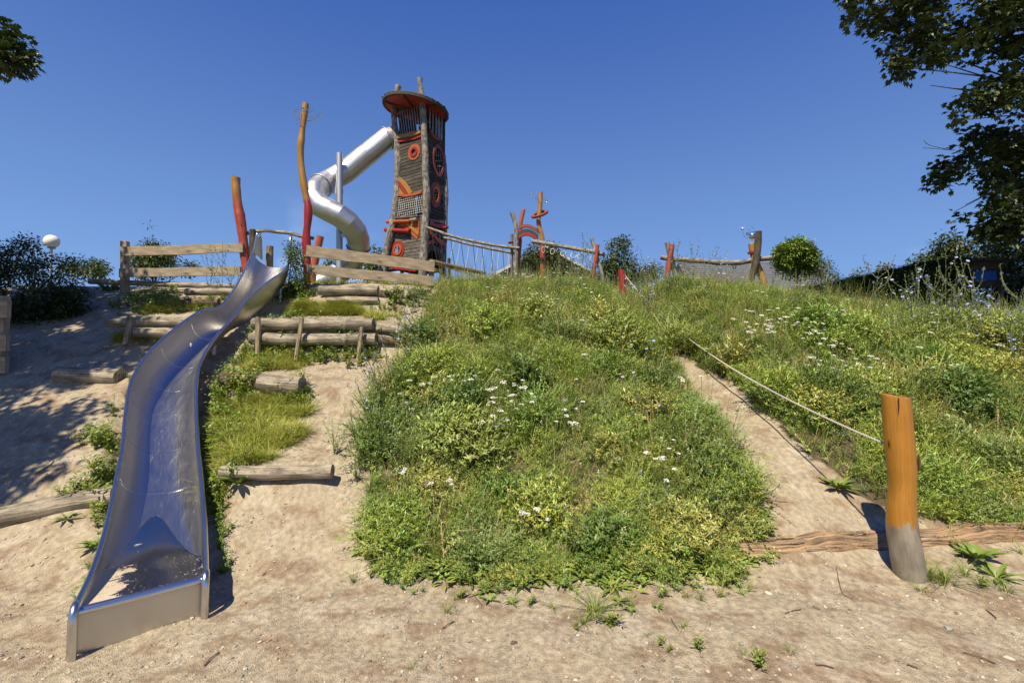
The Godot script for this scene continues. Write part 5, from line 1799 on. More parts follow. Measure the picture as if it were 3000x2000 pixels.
func build_trees() -> void:
	var small: Array = [spray(1, 16, 0.2, 0.075, 0.036), spray(2, 16, 0.22, 0.08, 0.034), spray(3, 14, 0.2, 0.07, 0.038)]
	var fans: Array = [fan_spray(4), fan_spray(5), fan_spray(6)]
	var tiny: Array = [spray(7, 20, 0.11, 0.034, 0.017), spray(8, 20, 0.12, 0.036, 0.018)]
	var G := Color(0.075, 0.115, 0.024)
	# big tree whose boughs hang in from the right
	var bl: Array = []
	bl.append_array([[Vector3(6.87, 8.26, -9.00), 0.45], [Vector3(7.39, 7.79, -9.00), 0.51], [Vector3(7.93, 8.13, -9.00), 0.68], [Vector3(7.90, 7.35, -9.00), 0.39], [Vector3(8.57, 7.72, -9.00), 0.61], [Vector3(9.18, 8.13, -9.00), 0.68], [Vector3(9.75, 7.58, -9.00), 0.55], [Vector3(7.53, 7.14, -9.00), 0.19], [Vector3(8.34, 6.74, -9.00), 0.24], [Vector3(8.05, 6.78, -9.00), 0.17], [Vector3(8.85, 6.37, -9.00), 0.30], [Vector3(8.72, 6.11, -9.00), 0.15], [Vector3(9.32, 6.64, -9.00), 0.37], [Vector3(9.60, 7.01, -9.00), 0.37], [Vector3(9.92, 6.78, -9.00), 0.32]])
	bl.append_array([[Vector3(9.80, 6.03, -10.00), 0.39], [Vector3(9.39, 5.66, -10.00), 0.36], [Vector3(9.14, 5.36, -10.00), 0.24], [Vector3(10.15, 5.73, -10.00), 0.61], [Vector3(10.68, 6.25, -10.00), 0.50], [Vector3(9.61, 4.78, -10.00), 0.37], [Vector3(9.35, 4.62, -10.00), 0.16], [Vector3(10.11, 4.63, -10.00), 0.54], [Vector3(10.71, 5.07, -10.00), 0.61], [Vector3(10.24, 4.16, -10.00), 0.36], [Vector3(10.74, 4.19, -10.00), 0.46]])
	for q in [[12.6, 7.0, 9.5, 1.8], [13.8, 6.0, 11.0, 2.0], [11.6, 10.6, 9.0, 2.0], [8.2, 11.2, 8.4, 1.7], [14.8, 4.6, 12.0, 2.0]]:
		bl.append([Vector3(q[0], q[1], -q[2]), q[3]])
	var oak := tree("overhanging_tree", "big dark tree with five-fingered leaves hanging over the hedge", "tree", on_ground(14.6, 11.0), bl, fans, 170.0, 1.45, Color(0.05, 0.075, 0.018), 0.35, M.leaf, "", Vector3(13.6, 6.8, -10.2))
	for q in [[Vector3(10.838, 6.47, -10.0), Vector3(9.89, 6.411, -10.0), Vector3(9.381, 6.411, -10.0), Vector3(9.252, 6.47, -10.0)], [Vector3(9.438, 5.953, -10.0), Vector3(9.003, 5.989, -10.0), Vector3(8.75, 6.004, -10.0)], [Vector3(9.365, 5.953, -10.0), Vector3(8.897, 6.063, -10.0), Vector3(8.777, 6.167, -10.0)], [Vector3(9.773, 8.058, -9.0), Vector3(9.375, 7.99, -9.0), Vector3(9.118, 8.193, -9.0)]]:
		var mb := MB.new()
		tube(mb, curve(q, 4), 0.006, 5)
		part("bare_twig", mb, M.twig, oak)
	# tree beside the track, most of it out of sight; its shade falls on the track
	bl = []
	bl.append_array([[Vector3(-6.33, 5.57, -5.70), 0.14], [Vector3(-6.18, 5.40, -5.70), 0.15], [Vector3(-6.04, 5.22, -5.70), 0.12], [Vector3(-5.96, 5.12, -5.70), 0.07], [Vector3(-6.17, 5.10, -5.70), 0.11], [Vector3(-6.57, 5.65, -5.70), 0.20], [Vector3(-6.59, 5.22, -5.70), 0.20]])
	for q in [[-6.8, 5.7, 3.7, 0.95], [-8.0, 5.9, 3.2, 1.4], [-5.9, 5.3, 1.1, 0.65], [-7.6, 6.3, 4.9, 0.9], [-8.9, 6.6, 5.6, 1.4], [-7.3, 5.2, 1.9, 0.9], [-9.2, 6.0, 1.8, 1.3], [-6.0, 5.0, 2.0, 0.6], [-6.9, 6.6, 2.8, 0.9], [-8.6, 5.4, 4.6, 1.1], [-7.4, 5.6, 0.6, 0.9], [-9.2, 6.8, 6.6, 0.8], [-10.4, 6.2, 7.6, 1.2]]:
		bl.append([Vector3(q[0], q[1], -q[2]), q[3]])
	tree("overhanging_tree", "leafy bough hanging in above the globe lamp, high over the track", "tree", on_ground(-9.6, 3.4), bl, fans, 400.0, 1.0, Color(0.05, 0.08, 0.018), 0.24, M.leaf, "", Vector3(-9.4, 5.2, -3.6))
	# trees and shrubs behind the playground
	var far := [
		["tall_tree", "feathery tree standing beyond the fence beside the earth track", 25.0, [[Vector3(-18.65, 8.05, -25.00), 0.43], [Vector3(-18.87, 7.33, -25.00), 0.71], [Vector3(-17.90, 6.87, -25.00), 0.64], [Vector3(-19.43, 6.69, -25.00), 0.64], [Vector3(-18.52, 6.33, -25.00), 0.98], [Vector3(-17.17, 6.42, -25.00), 0.36], [Vector3(-19.80, 6.06, -25.00), 0.54]], 1.7, G, 110.0],
		["low_tree", "low sunlit tree crown beyond the shaded shrub", 18.0, [[Vector3(-15.63, 4.91, -18.00), 0.33], [Vector3(-15.20, 4.82, -18.00), 0.28], [Vector3(-16.37, 4.98, -18.00), 0.44], [Vector3(-17.09, 5.11, -18.00), 0.44], [Vector3(-16.02, 4.78, -18.00), 0.33]], 1.3, Color(0.08, 0.115, 0.03), 150.0],
		["round_bush", "bright green bush behind the legs of the tower", 21.0, [[Vector3(-6.17, 6.16, -21.00), 0.51], [Vector3(-6.65, 5.71, -21.00), 0.60], [Vector3(-5.96, 5.48, -21.00), 0.54], [Vector3(-6.26, 5.02, -21.00), 0.60]], 1.5, Color(0.12, 0.19, 0.03), 150.0],
		["round_bush", "bright green bush between the orange post and the tube slide", 20.0, [[Vector3(-7.77, 5.51, -20.00), 0.37], [Vector3(-8.05, 5.14, -20.00), 0.43], [Vector3(-7.40, 5.00, -20.00), 0.37]], 1.4, Color(0.13, 0.19, 0.03), 150.0],
		["dark_tree", "dark green tree before the shingled gable", 22.0, [[Vector3(1.77, 6.39, -22.00), 0.63], [Vector3(1.11, 6.43, -22.00), 0.47], [Vector3(1.58, 5.75, -22.00), 0.75], [Vector3(2.53, 5.75, -22.00), 0.53], [Vector3(0.71, 5.91, -22.00), 0.41]], 1.5, Color(0.06, 0.09, 0.022), 130.0],
		["dark_tree", "loose dark green tree beside the red and white A-frame", 20.0, [[Vector3(4.54, 6.28, -20.00), 0.34], [Vector3(4.17, 5.84, -20.00), 0.57], [Vector3(4.82, 5.51, -20.00), 0.57], [Vector3(5.17, 5.07, -20.00), 0.51], [Vector3(3.88, 5.22, -20.00), 0.49], [Vector3(4.31, 4.71, -20.00), 0.71]], 1.4, Color(0.07, 0.105, 0.024), 120.0],
		["pale_tree", "grey green tree beyond the clipped ball tree", 25.0, [[Vector3(16.64, 6.60, -25.00), 0.39], [Vector3(16.39, 6.06, -25.00), 0.54], [Vector3(16.98, 5.91, -25.00), 0.43]], 1.5, Color(0.085, 0.11, 0.04), 130.0],
		["low_tree", "sunlit tree with layered branches rising behind the hedge", 16.0, [[Vector3(14.63, 5.21, -16.00), 0.53], [Vector3(13.99, 5.02, -16.00), 0.41], [Vector3(15.32, 5.13, -16.00), 0.46], [Vector3(14.27, 4.71, -16.00), 0.62], [Vector3(14.96, 4.71, -16.00), 0.69]], 1.4, Color(0.085, 0.12, 0.024), 130.0],
		["low_tree", "flat pale tree top showing just above the hedge", 19.0, [[Vector3(14.41, 4.99, -19.00), 0.22], [Vector3(14.89, 5.02, -19.00), 0.22], [Vector3(14.00, 4.91, -19.00), 0.19]], 1.3, Color(0.13, 0.15, 0.05), 120.0],
		["dark_tree", "dense dark tree behind the kiosk", 14.5, [[Vector3(14.61, 4.51, -14.50), 0.46], [Vector3(15.24, 4.77, -14.50), 0.62], [Vector3(15.96, 4.46, -14.50), 0.83], [Vector3(14.90, 4.14, -14.50), 0.62], [Vector3(15.72, 3.83, -14.50), 0.93], [Vector3(14.36, 3.41, -14.50), 0.62], [Vector3(15.07, 3.20, -14.50), 0.83], [Vector3(13.83, 3.31, -14.50), 0.52]], 1.3, Color(0.05, 0.075, 0.018), 70.0],
		["tall_tree", "broad tree beyond the top of the rope path", 26.0, [[Vector3(3.55, 5.96, -26.00), 0.74], [Vector3(4.48, 6.05, -26.00), 0.67], [Vector3(7.10, 5.96, -26.00), 0.67], [Vector3(7.57, 6.24, -26.00), 0.45]], 1.5, Color(0.09, 0.13, 0.03), 100.0]]
	for f in far:
		bl = []
		for q in f[3]:
			bl.append([q[0] + Vector3(0, 0, rng.randf_range(-0.6, 0.6)), q[1]])
		tree(f[0], f[1], "tree" if f[0] != "round_bush" else "bush", Vector3(bl[1][0].x, ground_y(bl[1][0].x, f[2]), -f[2]), bl, small, f[6] * 2.4, f[4], f[5], 0.09, M.leaf)
	# clipped ball tree
	var c := Vector3(8.073, 4.381, -13.5)
	bl = [[c, Vector3(0.56, 0.53, 0.56)], [c + Vector3(0.12, 0.22, 0.1), 0.36], [c + Vector3(-0.2, 0.05, 0.2), 0.36], [c + Vector3(0.25, -0.1, 0.1), 0.34]]
	tree("ball_tree", "bright green tree clipped into a ball beside the beam frame", "tree", Vector3(c.x, ground_y(c.x, 13.5), c.z), bl, [spray(11, 18, 0.12, 0.085, 0.034), spray(12, 18, 0.13, 0.08, 0.032)], 1700.0, 1.0, Color(0.17, 0.26, 0.03), 0.045, M.glossy_leaf)
	# shaded shrub beside the track
	bl = []
	bl.append_array([[Vector3(-7.53, 2.76, -7.20), 0.31], [Vector3(-7.16, 2.68, -7.20), 0.34], [Vector3(-6.82, 2.45, -7.20), 0.32], [Vector3(-7.59, 2.29, -7.20), 0.46], [Vector3(-7.12, 2.27, -7.20), 0.46], [Vector3(-6.68, 2.27, -7.20), 0.24], [Vector3(-7.42, 1.98, -7.20), 0.41], [Vector3(-6.91, 2.03, -7.20), 0.31], [Vector3(-7.91, 2.71, -7.20), 0.46], [Vector3(-6.54, 2.55, -7.20), 0.13]])
	bl.append_array([[Vector3(-7.67, 3.12, -7.20), 0.13], [Vector3(-7.42, 3.20, -7.20), 0.12], [Vector3(-7.15, 3.00, -7.20), 0.11], [Vector3(-7.37, 3.27, -7.20), 0.06], [Vector3(-6.91, 2.94, -7.20), 0.08], [Vector3(-6.73, 3.00, -7.20), 0.12], [Vector3(-7.74, 2.86, -7.20), 0.21]])
	tree("track_shrub", "tall twiggy shrub in tree shade beside the earth track", "shrub", on_ground(-7.3, 7.2), bl, tiny, 1100.0, 1.25, Color(0.05, 0.075, 0.02), 0.03, M.leaf)
	# creeper on the head of the slide
	bl = []
	bl.append_array([[Vector3(-3.57, 3.42, -7.65), 0.05], [Vector3(-3.54, 3.28, -7.65), 0.08], [Vector3(-3.49, 3.14, -7.65), 0.09], [Vector3(-3.52, 2.98, -7.65), 0.10], [Vector3(-3.45, 2.81, -7.65), 0.11], [Vector3(-3.56, 2.67, -7.65), 0.12], [Vector3(-3.62, 2.48, -7.65), 0.14]])
	tree("climbing_plant", "fresh green climber between the slide head and the tall red pole", "plant", on_ground(-3.6, 7.6), bl, tiny, 2600.0, 1.15, Color(0.1, 0.16, 0.026), 0.012, M.leaf)
	# clipped hedge
	var root := thing("hedge", "long dark clipped hedge behind the meadow in deep shade", "hedge", on_ground(9.6, 11.2))
	var where: Array = [[], []]
	var tints: Array = [[], []]
	for i in 20000:
		var t := rng.randf() * 0.62
		var mid := Vector3(lerpf(7.6, 12.2, t), 0, -lerpf(12.6, 10.0, t))
		var top := lerpf(3.3, 3.72, smoothstep(0.0, 0.6, t)) + 0.05 * fine.get_noise_2d(t * 30.0, 2.0)
		var z := rng.randf_range(-0.45, 0.45)
		var low := height(mid.x, -mid.z) - 0.1
		var y := lerpf(low, top, rng.randf())
		if rng.randf() < 0.8:
			if rng.randf() < 0.7:
				z = 0.42 + 0.05 * rng.randfn()
			else:
				y = top + 0.03 * rng.randfn()
		var k := rng.randi() % 2
		where[k].append(Transform3D(Basis.from_euler(Vector3(rng.randf_range(-0.6, 0.6), rng.randf() * TAU, 0)).scaled(Vector3.ONE * rng.randf_range(0.8, 1.3)), Vector3(mid.x - z * 0.49, y, mid.z + z * 0.87) - root.position))
		var s := rng.randf_range(0.7, 1.25)
		tints[k].append(Color(0.045 * s, 0.075 * s, 0.016 * s))
	for k in 2:
		multi("foliage", tiny[k], M.glossy_leaf, where[k], tints[k], root)
	for i in 9:
		var mb := MB.new()
		var t := (i + 0.5) / 9.0 * 0.62
		var x := lerpf(7.6, 12.2, t)
		var d := lerpf(12.6, 10.0, t)
		tube(mb, [on_ground(x, d, -0.1), Vector3(x + 0.05, 2.9, -d), Vector3(x, 3.3, -d)], 0.02, 6)
		part("stem", mb, M.twig, root)

# ---------------------------------------------------------------- meadow
func inside(poly: PackedVector2Array) -> Vector2:
	var lo := Vector2(1e9, 1e9)
	var hi := -lo
	for p in poly:
		lo = lo.min(p)
		hi = hi.max(p)
	for i in 60:
		var q := Vector2(rng.randf_range(lo.x, hi.x), rng.randf_range(lo.y, hi.y))
		if Geometry2D.is_point_in_polygon(q, poly):
			return q
	return poly[0]

func planted(q: Vector2, s: float, lean := 0.25) -> Transform3D:
	var b := Basis(Vector3(rng.randf_range(-1, 1), 0, rng.randf_range(-1, 1)).normalized(), rng.randf_range(0, lean)) * Basis(Vector3.UP, rng.randf() * TAU)
	# plants on the slope lean a little outwards to the light
	b = Basis(Vector3(1, 0, 0), 0.18) * b
	return Transform3D(b.scaled(Vector3.ONE * s), on_ground(q.x, q.y, -0.012))

func stuff(called: String, label: String, category: String) -> Node3D:
	var o := Node3D.new()
	o.name = called
	tag(o, label, category, "", "stuff")
	add_child(o)
	return o

func tinted(c: Color, spread := 0.25) -> Color:
	var k := rng.randf_range(1.0 - spread, 1.0 + spread)
	return Color(c.r * k * rng.randf_range(0.88, 1.15), c.g * k, c.b * k)

func build_plants() -> void:
	var herbs: Array = [herb_mesh(1, 6, 0.23, 24, 0.019, 0.006, 0.18), herb_mesh(2, 6, 0.2, 22, 0.025, 0.0085, 0.17), herb_mesh(3, 5, 0.24, 14, 0.037, 0.014, 0.16), herb_mesh(4, 7, 0.22, 17, 0.042, 0.005, 0.19), herb_mesh(5, 8, 0.17, 22, 0.016, 0.005, 0.2)]
	var blades: Array = [grass_mesh(5, 16, 0.26, 0.006, 0.13), grass_mesh(6, 14, 0.32, 0.005, 0.16)]
	var straw: Array = [grass_mesh(7, 12, 0.34, 0.004, 0.17), herb_mesh(8, 5, 0.3, 9, 0.014, 0.006, 0.16)]
	var turf: Array = [grass_mesh(9, 13, 0.085, 0.006, 0.07), grass_mesh(10, 11, 0.12, 0.005, 0.09)]
	var tones := [Color(0.31, 0.42, 0.085), Color(0.25, 0.37, 0.07), Color(0.2, 0.32, 0.065), Color(0.31, 0.38, 0.1), Color(0.14, 0.23, 0.055), Color(0.24, 0.33, 0.12), Color(0.4, 0.42, 0.13), Color(0.36, 0.45, 0.1)]
	var gold := [Color(0.5, 0.42, 0.22), Color(0.55, 0.46, 0.27), Color(0.42, 0.31, 0.15)]
	var polys := [bank_poly, meadow_poly]
	# herbs grow in clumps, each of one kind, domed, some knee-high and some low
	var node := stuff("meadow_herbs", "dense mixed leafy wild herbs covering the flowering bank and meadow", "herbs")
	var hw: Array = []
	var ht: Array = []
	for k in 5:
		hw.append([])
		ht.append([])
	for i in 1150:
		var o := inside(polys[0] if rng.randf() < 0.5 else polys[1])
		var rad := rng.randf_range(0.1, 0.32)
		var k: int = [0, 0, 1, 1, 2, 3, 3, 4, 4, 4][rng.randi() % 10]
		var tall := rng.randf_range(0.6, 1.25)
		if rng.randf() < 0.3:
			tall = rng.randf_range(1.3, 2.1)
		if o.y < 3.9:
			tall = minf(tall, 1.1)
		if o.y > 7.0:
			tall = minf(tall, rng.randf_range(0.6, 0.95))
		var c: Color = tones[rng.randi() % tones.size()]
		for j in int(rad * rad * 3.14 * 330.0) + 5:
			var e := Vector2(rng.randfn(), rng.randfn()) * 0.55
			var q := o + e * rad
			if rng.randf() < 0.95 and not Geometry2D.is_point_in_polygon(q, polys[0]) and not Geometry2D.is_point_in_polygon(q, polys[1]):
				continue
			var s := tall * rng.randf_range(0.75, 1.15) * (1.12 - 0.28 * minf(e.length(), 2.0))
			hw[k].append(planted(q, s, 0.45))
			ht[k].append(tinted(c, 0.22))
	for e in [Vector2(-1.35, 5.0), Vector2(-1.25, 4.75), Vector2(-1.2, 5.3), Vector2(-1.3, 4.5), Vector2(-1.15, 5.6), Vector2(-1.2, 4.3), Vector2(1.65, 4.0), Vector2(1.7, 4.3), Vector2(1.6, 4.6)]:
		for j in 34:
			hw[0].append(planted(e + Vector2(rng.randfn(), rng.randfn()) * 0.11, rng.randf_range(1.1, 1.75), 0.5))
			ht[0].append(tinted(Color(0.17, 0.26, 0.07)))
	# loose plants that stray onto the sand
	for i in 900:
		var e := rng.randi() % 5
		var q: Vector2 = bank_poly[e].lerp(bank_poly[e + 1], rng.randf()) + Vector2(rng.randfn() * 0.1, -absf(rng.randfn()) * 0.1)
		if fine.get_noise_2d(q.x * 3.0, q.y * 3.0 + 8.0) < 0.02:
			continue
		var k := rng.randi() % 5
		hw[k].append(planted(q, rng.randf_range(0.3, 0.65), 0.6))
		ht[k].append(tinted(tones[rng.randi() % tones.size()]))
	for i in 9000:
		var q := inside(polys[0] if rng.randf() < 0.5 else polys[1])
		var k := rng.randi() % 5
		hw[k].append(planted(q, rng.randf_range(0.5, 0.9), 0.5))
		ht[k].append(tinted(tones[rng.randi() % tones.size()]))
	for k in 5:
		multi("herbs", herbs[k], M.leaf, hw[k], ht[k], node)
	node = stuff("meadow_grass", "green wild grass growing through the flowering bank and meadow", "grass")
	for m in 2:
		var w: Array = []
		var t: Array = []
		for i in 2600:
			var q := inside(polys[0] if rng.randf() < 0.5 else polys[1])
			w.append(planted(q, rng.randf_range(0.6, 1.25), 0.6))
			t.append(tinted(Color(0.2, 0.28, 0.055)))
		multi("grass", blades[m], M.leaf, w, t, node)
	node = stuff("dry_grass", "dry golden grass and seed stalks scattered through the bank and meadow", "grass")
	for m in 2:
		var w: Array = []
		var t: Array = []
		for i in 2800:
			var q := inside(polys[0] if rng.randf() < 0.5 else polys[1])
			if broad.get_noise_2d(q.x * 3.0 + 20.0, q.y * 3.0) < 0.06 and rng.randf() < 0.8:
				continue
			w.append(planted(q, rng.randf_range(0.55, 1.15), 0.7))
			t.append(tinted(gold[rng.randi() % 3]))
		multi("stalks", straw[m], M.dry, w, t, node)
	node = stuff("meadow_stems", "thin upright seed stems rising out of the bank and meadow", "stems")
	var wiry: Array = [herb_mesh(61, 2, 0.62, 22, 0.013, 0.006, 0.12), herb_mesh(62, 3, 0.52, 18, 0.016, 0.007, 0.14)]
	for m in 2:
		var w: Array = []
		var t: Array = []
		for i in 1500:
			var q := inside(polys[0] if rng.randf() < 0.5 else polys[1])
			w.append(planted(q, rng.randf_range(0.55, 1.1) * (0.6 if q.y < 4.0 else 1.0), 0.45))
			t.append(tinted(Color(0.24, 0.31, 0.1) if rng.randf() < 0.82 else Color(0.42, 0.36, 0.2)))
		multi("stems", wiry[m], M.leaf, w, t, node)
	node = stuff("foot_greens", "bright low leaves fringing the sandy foot of the flowering bank", "plants")
	var fringe: Array = [rosette_mesh(71, 12, 0.12, 0.02), rosette_mesh(72, 10, 0.09, 0.014)]
	for m in 2:
		var w: Array = []
		var t: Array = []
		for i in 230:
			var e := rng.randi() % 6
			var q: Vector2 = bank_poly[e].lerp(bank_poly[e + 1], rng.randf()) + Vector2(rng.randfn() * 0.05, rng.randfn() * 0.06 + 0.03)
			if fine.get_noise_2d(q.x * 1.6, 5.0) < -0.25:
				continue
			w.append(planted(q, rng.randf_range(0.6, 1.3), 0.4))
			t.append(tinted(Color(0.26, 0.34, 0.08)))
		multi("leaves", fringe[m], M.leaf, w, t, node)
	# short turf and weeds on the terraces
	var lawn := [
		[PackedVector2Array([Vector2(-3.31, 5.16), Vector2(-2.89, 5.2), Vector2(-2.21, 5.17), Vector2(-1.97, 4.75), Vector2(-2.13, 4.29), Vector2(-2.53, 4.16), Vector2(-2.72, 4.29)]), 1500],
		[PackedVector2Array([Vector2(-3.49, 7.32), Vector2(-2.16, 7.27), Vector2(-2.57, 7.47), Vector2(-3.03, 7.47), Vector2(-3.48, 7.47)]), 900],
		[PackedVector2Array([Vector2(-5.65, 7.33), Vector2(-4.79, 7.43), Vector2(-4.57, 7.64), Vector2(-5.15, 7.64), Vector2(-5.88, 7.85)]), 700],
		[PackedVector2Array([Vector2(-3.22, 5.79), Vector2(-2.48, 5.84), Vector2(-2.71, 6.23), Vector2(-3.47, 6.23)]), 420],
		[PackedVector2Array([Vector2(-5.38, 6.43), Vector2(-4.73, 6.43), Vector2(-4.93, 6.57), Vector2(-5.4, 6.57)]), 220],
		[PackedVector2Array([Vector2(-4.9, 8.35), Vector2(-1.6, 8.3), Vector2(-1.2, 11.0), Vector2(-6.0, 11.0)]), 1500],
		[PackedVector2Array([Vector2(-2.62, 4.12), Vector2(-2.42, 4.08), Vector2(-2.36, 3.8), Vector2(-2.28, 3.62)]), 160],
		[PackedVector2Array([Vector2(-2.06, 6.86), Vector2(-1.61, 7.03), Vector2(-1.82, 7.24), Vector2(-2.28, 7.24)]), 60]]
	node = stuff("terrace_turf", "short green turf growing between the terrace logs", "grass")
	for m in 2:
		var w: Array = []
		var t: Array = []
		for l in lawn:
			for i in l[1]:
				var q := inside(l[0])
				if fine.get_noise_2d(q.x * 2.5, q.y * 2.5) < -0.22 or on_slide(q, 0.42):
					continue
				w.append(planted(q, rng.randf_range(0.7, 1.4), 0.5))
				t.append(tinted(Color(0.38, 0.44, 0.07).lerp(Color(0.5, 0.4, 0.2), 0.75 if rng.randf() < 0.2 else 0.0), 0.35))
		multi("turf", turf[m], M.leaf, w, t, node)
	# weeds along the slide and under it
	node = stuff("slide_weeds", "leafy weeds crowding along both sides of the steel slide", "weeds")
	var broadleaf := herb_mesh(21, 5, 0.19, 12, 0.038, 0.017, 0.12)
	var ww: Array = []
	var wt: Array = []
	for i in 420:
		var s := rng.randf_range(0.3, 11.6)
		var right := rng.randf() < 0.75
		var p := slide_at(s, 1.0 if right else -1.0)
		var off := absf(rng.randfn()) * (0.13 if s < 8.0 else 0.05) + (0.17 if s < 8.0 else 0.09)
		var q := Vector2(p.x + (off if right else -off), -p.z + off * 0.3)
		if on_slide(q, 0.42 if s < 8.0 else 0.2) or not right and (s < 8.0 and rng.randf() < 0.6):
			continue
		ww.append(planted(q, rng.randf_range(0.4, 0.9) * (0.6 if s > 10.0 else 1.0)))
		wt.append(tinted(Color(0.15, 0.24, 0.035)))
	for q in [[Vector2(-4.67, 8.14), 40, 0.25], [Vector2(-6.08, 7.85), 60, 0.3], [Vector2(-5.62, 7.61), 50, 0.3], [Vector2(-4.71, 7.47), 40, 0.3], [Vector2(-7.25, 8.63), 26, 0.18], [Vector2(-3.12, 6.24), 40, 0.3], [Vector2(-2.66, 6.26), 26, 0.2], [Vector2(-2.34, 6.24), 30, 0.2], [Vector2(-1.95, 6.21), 40, 0.25], [Vector2(-3.2, 5.23), 40, 0.25], [Vector2(-3.13, 5.12), 50, 0.25], [Vector2(-2.86, 4.58), 50, 0.2], [Vector2(-2.49, 4.0), 30, 0.16], [Vector2(-2.33, 5.2), 24, 0.12], [Vector2(-2.72, 6.24), 20, 0.15], [Vector2(-3.39, 4.0), 30, 0.18], [Vector2(-3.83, 4.58), 24, 0.16], [Vector2(-1.88, 7.5), 30, 0.2], [Vector2(-1.54, 7.66), 40, 0.25], [Vector2(-2.9, 5.23), 30, 0.2]]:
		var o: Vector2 = q[0]
		for i in q[1]:
			var e: Vector2 = o + Vector2(rng.randfn(), rng.randfn()) * q[2] * 0.6
			if on_slide(e, 0.42):
				continue
			ww.append(planted(e, rng.randf_range(0.5, 1.15)))
			wt.append(tinted(Color(0.18, 0.26, 0.04)))
	multi("weeds", broadleaf, M.leaf, ww, wt, node)
	# small blue and yellow blossoms nobody could count
	var dot := MB.new()
	for i in 7:
		var r := Vector3(rng.randf_range(-1, 1), rng.randf_range(0, 1.6), rng.randf_range(-1, 1)) * 0.012
		leaf(dot, r, Vector3(rng.randfn(), 0.6, rng.randfn()).normalized(), Vector3.UP, 0.012, 0.009)
	var dots := dot.mesh()
	for f in [["vetch_blossom", "violet blue vetch blossom sprinkled over bank and meadow", "blossom", Color(0.24, 0.2, 0.46), 2200, 0.1], ["yellow_blossom", "small yellow blossom sprinkled over the meadow and terrace", "blossom", Color(0.62, 0.42, 0.02), 900, 0.0], ["cream_blossom", "cream seed heads sprinkled over bank and meadow", "blossom", Color(0.6, 0.54, 0.36), 4500, 0.0]]:
		node = stuff(f[0], f[1], f[2])
		var w: Array = []
		var t: Array = []
		for i in f[4]:
			var q := inside(polys[0] if rng.randf() < 0.55 else polys[1])
			var nz := broad.get_noise_2d(q.x * 3.2 + f[4], q.y * 3.2)
			if f[0] == "yellow_blossom":
				if q.x < 1.5 and rng.randf() < 0.8:
					continue
				if rng.randf() < 0.12:
					q = Vector2(-2.98, 5.17) + Vector2(rng.randfn(), rng.randfn()) * Vector2(0.16, 0.07)
			elif nz < 0.0 and rng.randf() < 0.7:
				continue
			w.append(Transform3D(Basis(Vector3.UP, rng.randf() * TAU).scaled(Vector3.ONE * rng.randf_range(0.5, 1.1)), on_ground(q.x, q.y, rng.randf_range(0.18, 0.42) if q.y < 7.0 else rng.randf_range(0.15, 0.28))))
			t.append(tinted(f[3]))
		multi("blossoms", dots, M.petal, w, t, node)
	# white yarrow: each one a stem with a flat head of florets
	var stem := MB.new()
	stem.col = Color(0.16, 0.2, 0.06)
	tube(stem, curve([Vector3(0, -0.48, 0), Vector3(0.012, -0.2, 0.005), Vector3.ZERO], 3), 0.0022, 5)
	var heads: Array = []
	for v in 4:
		var h := MB.new()
		for i in 26 + v * 5:
			var a := rng.randf() * TAU
			var rr := sqrt(rng.randf()) * (0.026 + 0.005 * v)
			var p := Vector3(cos(a) * rr, 0.004 - rr * rr * 4.0 + rng.randf_range(-0.002, 0.002), sin(a) * rr)
			var k := rng.randf_range(0.8, 1.0)
			h.col = Color(0.8 * k, 0.79 * k, 0.72 * k)
			ball(h, p, Vector3(0.0055, 0.0035, 0.0055), 3, 5)
		heads.append(h.mesh())
	var stem_mesh := stem.mesh()
	M.white_petal = mat(Color.WHITE, 0.8)
	M.white_petal.vertex_color_use_as_albedo = true
	var groups := [[Vector2(-0.07, 4.86), 0.21, 10], [Vector2(0.07, 4.72), 0.17, 7], [Vector2(-0.19, 4.55), 0.23, 8], [Vector2(-0.09, 4.36), 0.12, 6], [Vector2(0.51, 4.33), 0.12, 6], [Vector2(0.64, 4.78), 0.10, 3], [Vector2(1.23, 3.95), 0.17, 6], [Vector2(1.26, 3.87), 0.11, 4], [Vector2(0.14, 3.35), 0.10, 4], [Vector2(-0.84, 3.84), 0.08, 2], [Vector2(-0.51, 3.65), 0.13, 3], [Vector2(-0.44, 7.69), 0.33, 6], [Vector2(-0.18, 8.60), 0.37, 8], [Vector2(0.37, 8.60), 0.55, 8], [Vector2(0.86, 8.55), 0.49, 7], [Vector2(0.31, 7.15), 0.41, 6], [Vector2(1.08, 7.54), 0.43, 5], [Vector2(1.10, 5.93), 0.38, 5], [Vector2(3.54, 6.43), 0.28, 14], [Vector2(3.76, 6.34), 0.27, 14], [Vector2(3.09, 5.93), 0.21, 8], [Vector2(3.81, 5.93), 0.25, 10], [Vector2(3.73, 5.51), 0.24, 8], [Vector2(3.29, 5.26), 0.23, 7], [Vector2(3.67, 5.26), 0.23, 6], [Vector2(3.88, 5.15), 0.18, 4], [Vector2(4.73, 6.43), 0.41, 6], [Vector2(5.45, 6.35), 0.45, 7], [Vector2(5.72, 5.94), 0.42, 6], [Vector2(4.67, 5.21), 0.33, 5], [Vector2(1.95, 5.47), 0.23, 4], [Vector2(-0.90, 4.88), 0.21, 5], [Vector2(-1.07, 4.73), 0.17, 4], [Vector2(3.83, 8.60), 0.43, 5], [Vector2(4.06, 7.55), 0.54, 6], [Vector2(-0.57, 5.04), 0.29, 4]]
	var n := 0
